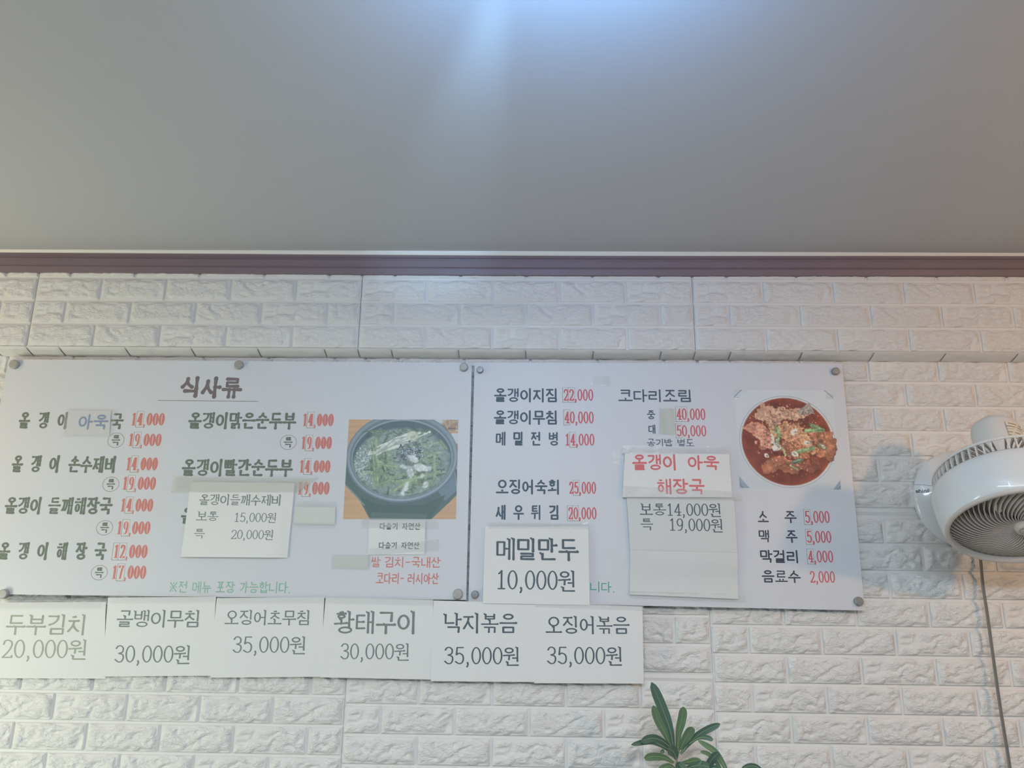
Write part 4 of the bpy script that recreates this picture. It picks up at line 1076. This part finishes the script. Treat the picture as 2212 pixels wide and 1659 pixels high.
for pts, w, m, rise in (
    ([pp(850, 1300), pp(790, 1000), pp(660, 640), pp(495, 250)], 19.5, M_LEAF, (0, .03)),
    ([pp(820, 1300), pp(720, 1080), pp(600, 850), pp(522, 620)], 15.5, M_LEAF2, (.006, .04)),
    ([pp(900, 1300), pp(930, 1050), pp(980, 830), pp(1005, 640)], 17, M_LEAF2, (.0, .02)),
    ([pp(910, 1310), pp(925, 1180), pp(945, 1020)], 9, M_LEAF2, (.012, .03)),
    ([pp(950, 1320), pp(1010, 1200), pp(1085, 1070), pp(1140, 960)], 18, M_LEAF2, (.008, .045)),
    ([pp(960, 1390), pp(1130, 1180), pp(1330, 1030), pp(1590, 910)], 13.5, M_LEAF, (.01, .03)),
    ([pp(1090, 1230), pp(1250, 1135), pp(1380, 1130), pp(1475, 1172)], 9, M_LEAF, (.02, .035)),
    ([pp(800, 1290), pp(660, 1180), pp(500, 1140), pp(330, 1190)], 15, M_LEAF, (.01, .05)),
    ([pp(890, 1430), pp(700, 1280), pp(480, 1190), pp(175, 1243)], 10.5, M_LEAF, (.006, .05)),
    ([pp(890, 1470), pp(870, 1400), pp(820, 1330), pp(760, 1300)], 20, M_LEAF, (.01, .03)),
    ([pp(850, 1530), pp(700, 1450), pp(540, 1430), pp(380, 1450)], 14.5, M_LEAF2, (.01, .055)),
    ([pp(900, 1620), pp(930, 1560), pp(1000, 1620), pp(1050, 1700)], 15, M_LEAF, (.02, .05)),
    ([pp(960, 1540), pp(1080, 1520), pp(1190, 1500), pp(1300, 1520)], 13, M_LEAF2, (.02, .06)),
    ([pp(1020, 1640), pp(1150, 1590), pp(1300, 1570), pp(1420, 1600)], 17, M_LEAF, (.03, .07)),
    ([pp(1440, 1780), pp(1380, 1640), pp(1420, 1540), pp(1490, 1440), pp(1570, 1360)], 15, M_LEAF, (.03, .07)),
    ([pp(1640, 1860), pp(1680, 1660), pp(1600, 1490), pp(1480, 1330), pp(1240, 1175)], 11.5, M_LEAF2, (.03, .03)),
    ([pp(1640, 1850), pp(1600, 1640), pp(1500, 1490), pp(1400, 1390), pp(1275, 1350)], 8, M_LEAF2, (.02, .03)),
    ([pp(880, 1640), pp(800, 1590), pp(720, 1600), pp(600, 1660)], 13, M_LEAF2, (.02, .05)),
    ([pp(640, 1395), pp(660, 1360), pp(700, 1335)], 7, M_LEAF2, (.015, .012)),
    ([pp(2420, 1900), pp(2230, 1640), pp(2080, 1580), pp(1930, 1628)], 10, M_LEAF, (.03, .05)),
    ([pp(1400, 1650), pp(1480, 1610), pp(1550, 1640), pp(1600, 1720)], 12, M_LEAF, (.04, .06)),
):
    leaf(PL, pts, w, m, rise)
_rl = random.Random(3)
for i in range(22):                                    # lower leaves along the stem
    v0 = 1745+i*26; sgn = 1 if i % 2 else -1; ln = _rl.uniform(80, 150)
    u0 = 1463
    leaf(PL, [(u0, v0), (u0+sgn*ln*.4, v0-25), (u0+sgn*ln*.8, v0-30+_rl.uniform(-8, 12)), (u0+sgn*ln, v0-10+_rl.uniform(0, 20))], _rl.uniform(12, 19), M_LEAF if i % 3 else M_LEAF2, (0, _rl.uniform(-.02, .09)))
k = MB(); k.lathe([(0.0001, 0), (.10, 0), (.135, .26), (.142, .27), (.142, .30), (.128, .30), (.124, .255), (0.0001, .25)], (bx.x, PLY-.09, 0), (0, 0, 1), 40); 
M_POT = mat('pot_ceramic', (.55, .50, .45), .4); k.build('pot', M_POT, PL, smooth=False)

# wall fan
M_FANW = mat('fan_white_plastic', (.72, .76, .78), .30, .4, coat=.8)
M_FANB = mat('fan_matte_plastic', (.70, .71, .70), .45, .4)
M_FANG = mat('fan_grille_plastic', (.60, .55, .51), .45, .4)
M_FANI = mat('fan_inner_dark', (.36, .32, .30), .6, .3)
M_LABEL = mat('rating_label', alb(176, 172, 160), .6)
M_INKF = mat('fan_logo_ink', alb(46, 52, 58), .6)
FC = U(2215, 1139, -0.225)
vd = (FC-CPOS).normalized()
img = lambda dx, dy: (RT*dx-UP*dy)
th = math.radians(60.5)
side_dir = (img(-.30, -.95)-vd*img(-.30, -.95).dot(vd)).normalized()
AX = (vd*math.cos(th)+side_dir*math.sin(th)).normalized()       # points to the back of the fan
s_ = (FC-CPOS).dot(FW)/1600.0                                     # metres per pixel at the fan
FX = (img(1, -.15)-AX*img(1, -.15).dot(AX)).normalized(); FYv = AX.cross(FX)
base_c = U(2078, 1078, WALL_Y-.004)
FN = thing('wall_fan', (base_c.x, WALL_Y-.004, base_c.z-.11), 'white round wall fan at the right edge, tilted face down', 'fan')
# wall bracket: a shallow domed disc
k = MB(); R0 = 103*1.49/1600
k.lathe([(0.0001, -.030), (R0*.50, -.0265), (R0*.70, -.0215), (R0*.85, -.0150), (R0*.95, -.0085), (R0*.99, -.0045), (R0, -.002), (R0, 0)], base_c, (0, 1, 0), 64); k.build('wall_bracket', M_FANW, FN, smooth=True)
k = MB(); k.lathe([(.0001, -.006), (.003, -.005), (.0032, 0)], (U(2060, 984, WALL_Y-.008)), (0, 1, 0), 12); k.build('screw', M_INKF, FN)
k = MB(); zs = U(2000, 1044, -.0).z
k.box((base_c.x-R0*.97, WALL_Y-.0305, base_c.z+.018), (base_c.x-R0*.3, WALL_Y-.02, base_c.z+.0186)); 
# arm and motor
kA = MB(); kA.tube([base_c+Vector((.04, -.03, .0)), base_c+Vector((.07, -.08, .03)), FC+AX*.13], [.035, .032, .03], 16); kA.build('arm', M_FANB, FN, smooth=True)
kM = MB(); rm_ = 52*s_
kM.lathe([(0.0001, .212), (rm_*.80, .210), (rm_*.93, .205), (rm_*.99, .196), (rm_*1.0, .16), (rm_*1.06, .135), (rm_*1.10, .11), (rm_*1.1, .09)], FC, AX, 48); kM.build('motor_housing', M_FANB, FN, smooth=True)
# rating label on the motor housing
def on_axis(r, d, a): return FC+AX*d+(FX*math.cos(a)+FYv*math.sin(a))*r
def ang_of(u, v, r, d):
    best = None
    for q in range(720):
        p = on_axis(r, d, q*math.pi/360); n = (p-FC-AX*d)
        if n.dot(p-CPOS) > 0: continue
        z = (p-CPOS).dot(FW); uu = IW/2+FPX*(p-CPOS).dot(RT)/z
        e = abs(uu-u)
        if best is None or e < best[0]: best = (e, q*math.pi/360)
    return best[1]
a0 = ang_of(2173, 930, rm_, .18); a1 = a0+.75 if on_axis(rm_, .2, a0+.2).dot(RT) > on_axis(rm_, .2, a0).dot(RT) else a0-.75
k = MB(); kl = MB()
for i in range(8):
    b0, b1 = a0+(a1-a0)*i/8, a0+(a1-a0)*(i+1)/8
    k.add([on_axis(rm_+.0012, .145, b0), on_axis(rm_+.0012, .145, b1), on_axis(rm_+.0012, .190, b1), on_axis(rm_+.0012, .190, b0)], [(0, 1, 2, 3)])
    for q in range(6):
        if (q+i) % 5 == 0: continue
        d0 = .186-q*.0065; f = .3 if q == 2 else 1
        kl.add([on_axis(rm_+.0016, d0-.0016*f, b0), on_axis(rm_+.0016, d0-.0016*f, b1), on_axis(rm_+.0016, d0, b1), on_axis(rm_+.0016, d0, b0)], [(0, 1, 2, 3)])
lb = k.build('rating_label', M_LABEL, FN); lb['label'] = 'small printed rating label'
kl.build('label_print', M_GREYLINE, lb)
# drum
kD = MB()
RG = 146*s_
kD.lathe([(RG*1.00, .004), (RG*1.015, -.001), (RG*1.045, .0), (RG*1.07, .006), (RG*1.11, .022), (RG*1.125, .042), (RG*1.138, .056), (RG*1.134, .064), (RG*1.12, .070), (RG*1.10, .073), (RG*1.075, .070), (RG*1.03, .03), (RG*.99, .01), (RG*1.00, .004)], FC, AX, 96)
kD.build('drum', M_FANW, FN, smooth=True)
kR = MB(); kR.lathe([(RG*1.05, .001), (RG*1.045, -.003), (RG*1.0, -.004), (RG*.975, .001), (RG*.965, .010), (RG*.99, .012)], FC, AX, 96); kR.build('front_ring', M_FANG, FN, smooth=True)
# front grille: curved blades from hub to ring
kG = MB(); NB = 56; rh = .135*RG
for b in range(NB):
    a = 2*math.pi*b/NB; P = []
    for i in range(13):
        t = i/12; r = rh+(RG*.975-rh)*t
        P.append((r, a+.85*t**1.25, .006-.010*math.sin(math.pi*min(1, t*.9+.1))))
    vs = []
    for r, an, d in P:
        c = on_axis(r, d, an); tang = (FX*-math.sin(an)+FYv*math.cos(an))
        vs += [c+tang*.0009, c-tang*.0009, c-tang*.0009+AX*.011, c+tang*.0009+AX*.011]
    fs = [(i*4+j, i*4+(j+1) % 4, (i+1)*4+(j+1) % 4, (i+1)*4+j) for i in range(12) for j in range(4)]
    kG.add(vs, fs)
kG.build('front_grille', M_FANG, FN)
kH = MB(); kH.lathe([(.0001, -.007), (rh*.55, -.008), (rh*.6, -.006), (rh*.66, -.008), (rh*.95, -.006), (rh*1.08, .0), (rh*1.08, .014)], FC, AX, 40); kH.build('hub_cap', M_FANG, FN, smooth=True)
# blades and back
for b in range(5):
    kB = MB(); vs = []
    for i in range(7):
        t = i/6; r = .035+(RG*.88-.035)*t
        for j in range(5):
            an = 2*math.pi*b/5+(j-2)*.18*(1-.25*t)+.25*t
            vs.append(on_axis(r, .045+(j-2)*.007, an))
    kB.add(vs, [(i*5+j, i*5+j+1, (i+1)*5+j+1, (i+1)*5+j) for i in range(6) for j in range(4)]); kB.build('fan_blade', M_FANI, FN, smooth=True)
# back guard: radial slats between drum and motor
kS = MB(); NS = 64
for b in range(NS):
    an = 2*math.pi*b/NS; P = [(RG*1.075, .070), (RG*1.075, .090), (RG*1.03, .104), (RG*.80, .110), (rm_*1.05, .112)]
    vs = []
    for r, d in P:
        c = on_axis(r, d, an); tang = (FX*-math.sin(an)+FYv*math.cos(an)); out = (c-FC-AX*d).normalized()
        vs += [c+tang*.0012, c-tang*.0012, c-tang*.0012-out*.004-AX*.005, c+tang*.0012-out*.004-AX*.005]
    kS.add(vs, [(i*4+j, i*4+(j+1) % 4, (i+1)*4+(j+1) % 4, (i+1)*4+j) for i in range(4) for j in range(4)])
kS.lathe([(RG*1.06, .096), (RG*1.07, .096), (RG*1.07, .100), (RG*1.06, .100), (RG*1.06, .096)], FC, AX, 96)
kS.build('back_guard', M_FANB, FN)
# lettering on the bracket
cu = bpy.data.curves.new('logo_curve', 'FONT'); cu.body = 'shinil'; cu.size = 1.0; cu.shear = .15; cu.offset = .015
to = bpy.data.objects.new('logo_tmp', cu); COL.objects.link(to); bpy.context.view_layer.update()
me = to.to_mesh(); V = [v.co.copy() for v in me.vertices]; F = [tuple(p.vertices) for p in me.polygons]; to.to_mesh_clear(); bpy.data.objects.remove(to)
x0, x1 = min(v.x for v in V), max(v.x for v in V)
YL = WALL_Y-.016
A_, B_ = U(1981, 1064, YL), U(2004, 1066, YL); sc_ = (B_.x-A_.x)/(x1-x0)
def dome_y(x, z):
    r = math.hypot(x-base_c.x, z-base_c.z)/R0
    P = [(0, .030), (.50, .0265), (.70, .0215), (.85, .0150), (.95, .0085), (.99, .0045), (1, .002)]
    for (ra, ha), (rb2, hb) in zip(P[:-1], P[1:]):
        if r <= rb2: return WALL_Y-.004-(ha+(hb-ha)*(r-ra)/(rb2-ra))-.0009
    return WALL_Y-.005
vs = []
for v in V:
    X, Z = A_.x+(v.x-x0)*sc_, A_.z+v.y*sc_; vs.append((X, dome_y(X, Z), Z))
obj('logo_lettering', vs, F, M_INKF, FN)
# seam line across the bracket
k = MB(); n = 24; ln = [U(1979, 1046, YL), U(2030, 1053, YL)]
for i in range(n):
    p, q = ln[0].lerp(ln[1], i/n), ln[0].lerp(ln[1], (i+1)/n)
    k.add([(p.x, dome_y(p.x, p.z)+.0003, p.z-.0004), (q.x, dome_y(q.x, q.z)+.0003, q.z-.0004), (q.x, dome_y(q.x, q.z)+.0003, q.z+.0004), (p.x, dome_y(p.x, p.z)+.0003, p.z+.0004)], [(0, 1, 2, 3)])
k.build('bracket_seam', M_GREYLINE, FN)
# cable
M_CABLE = mat('grey_cable', alb(100, 100, 98), .5)
CY = WALL_Y-.022
cp = [U(2110, 1150, CY+.004), U(2116, 1200, CY), U(2122, 1265, CY), U(2131, 1325, CY-.002), U(2144, 1420, CY-.004), U(2158, 1520, CY-.004), U(2170, 1595, CY-.002), U(2181, 1665, CY)]
cp += [Vector((cp[-1].x+.004, CY, 1.0)), Vector((cp[-1].x+.01, CY, .3))]
cp = [Vector(p) for p in catmull([tuple(p) for p in cp], 5)]
k = MB(); k.tube(cp, .0017, 8); cb = k.build('power_cable', M_CABLE, FN, smooth=True)
k = MB(); k.tube([p+Vector((.0028, .0005, 0)) for p in cp], .0017, 8); k.build('cable_second_core', M_CABLE, cb, smooth=True)

# crossed-tube ceiling lamp, just above the picture
def emis(name, c, s):
    m = bpy.data.materials.new(name); m.use_nodes = True; b = m.node_tree.nodes['Principled BSDF']
    b.inputs['Base Color'].default_value = (.9, .9, .9, 1); b.inputs['Emission Color'].default_value = (*c, 1); b.inputs['Emission Strength'].default_value = s
    return m
M_TUBE = emis('cool_led_tube', (.66, .83, 1.0), 33)
LAMP = Vector((.30, -1.28, CEIL-.075))
CL = thing('ceiling_lamp', LAMP+Vector((0, 0, .03)), 'crossed tube ceiling lamp above the camera', 'lamp')
k = MB(); k.lathe([(.0001, 0), (.06, 0), (.06, .05), (.0001, .05)], LAMP+Vector((0, 0, .025)), (0, 0, 1), 32); k.build('canopy', M_FANB, CL)
for an in (.62, -.62):
    d = Vector((math.sin(an), math.cos(an), 0)); k = MB(); k.tube([LAMP-d*.38, LAMP+d*.38], .010, 12); k.build('light_tube', M_TUBE, CL, smooth=True)
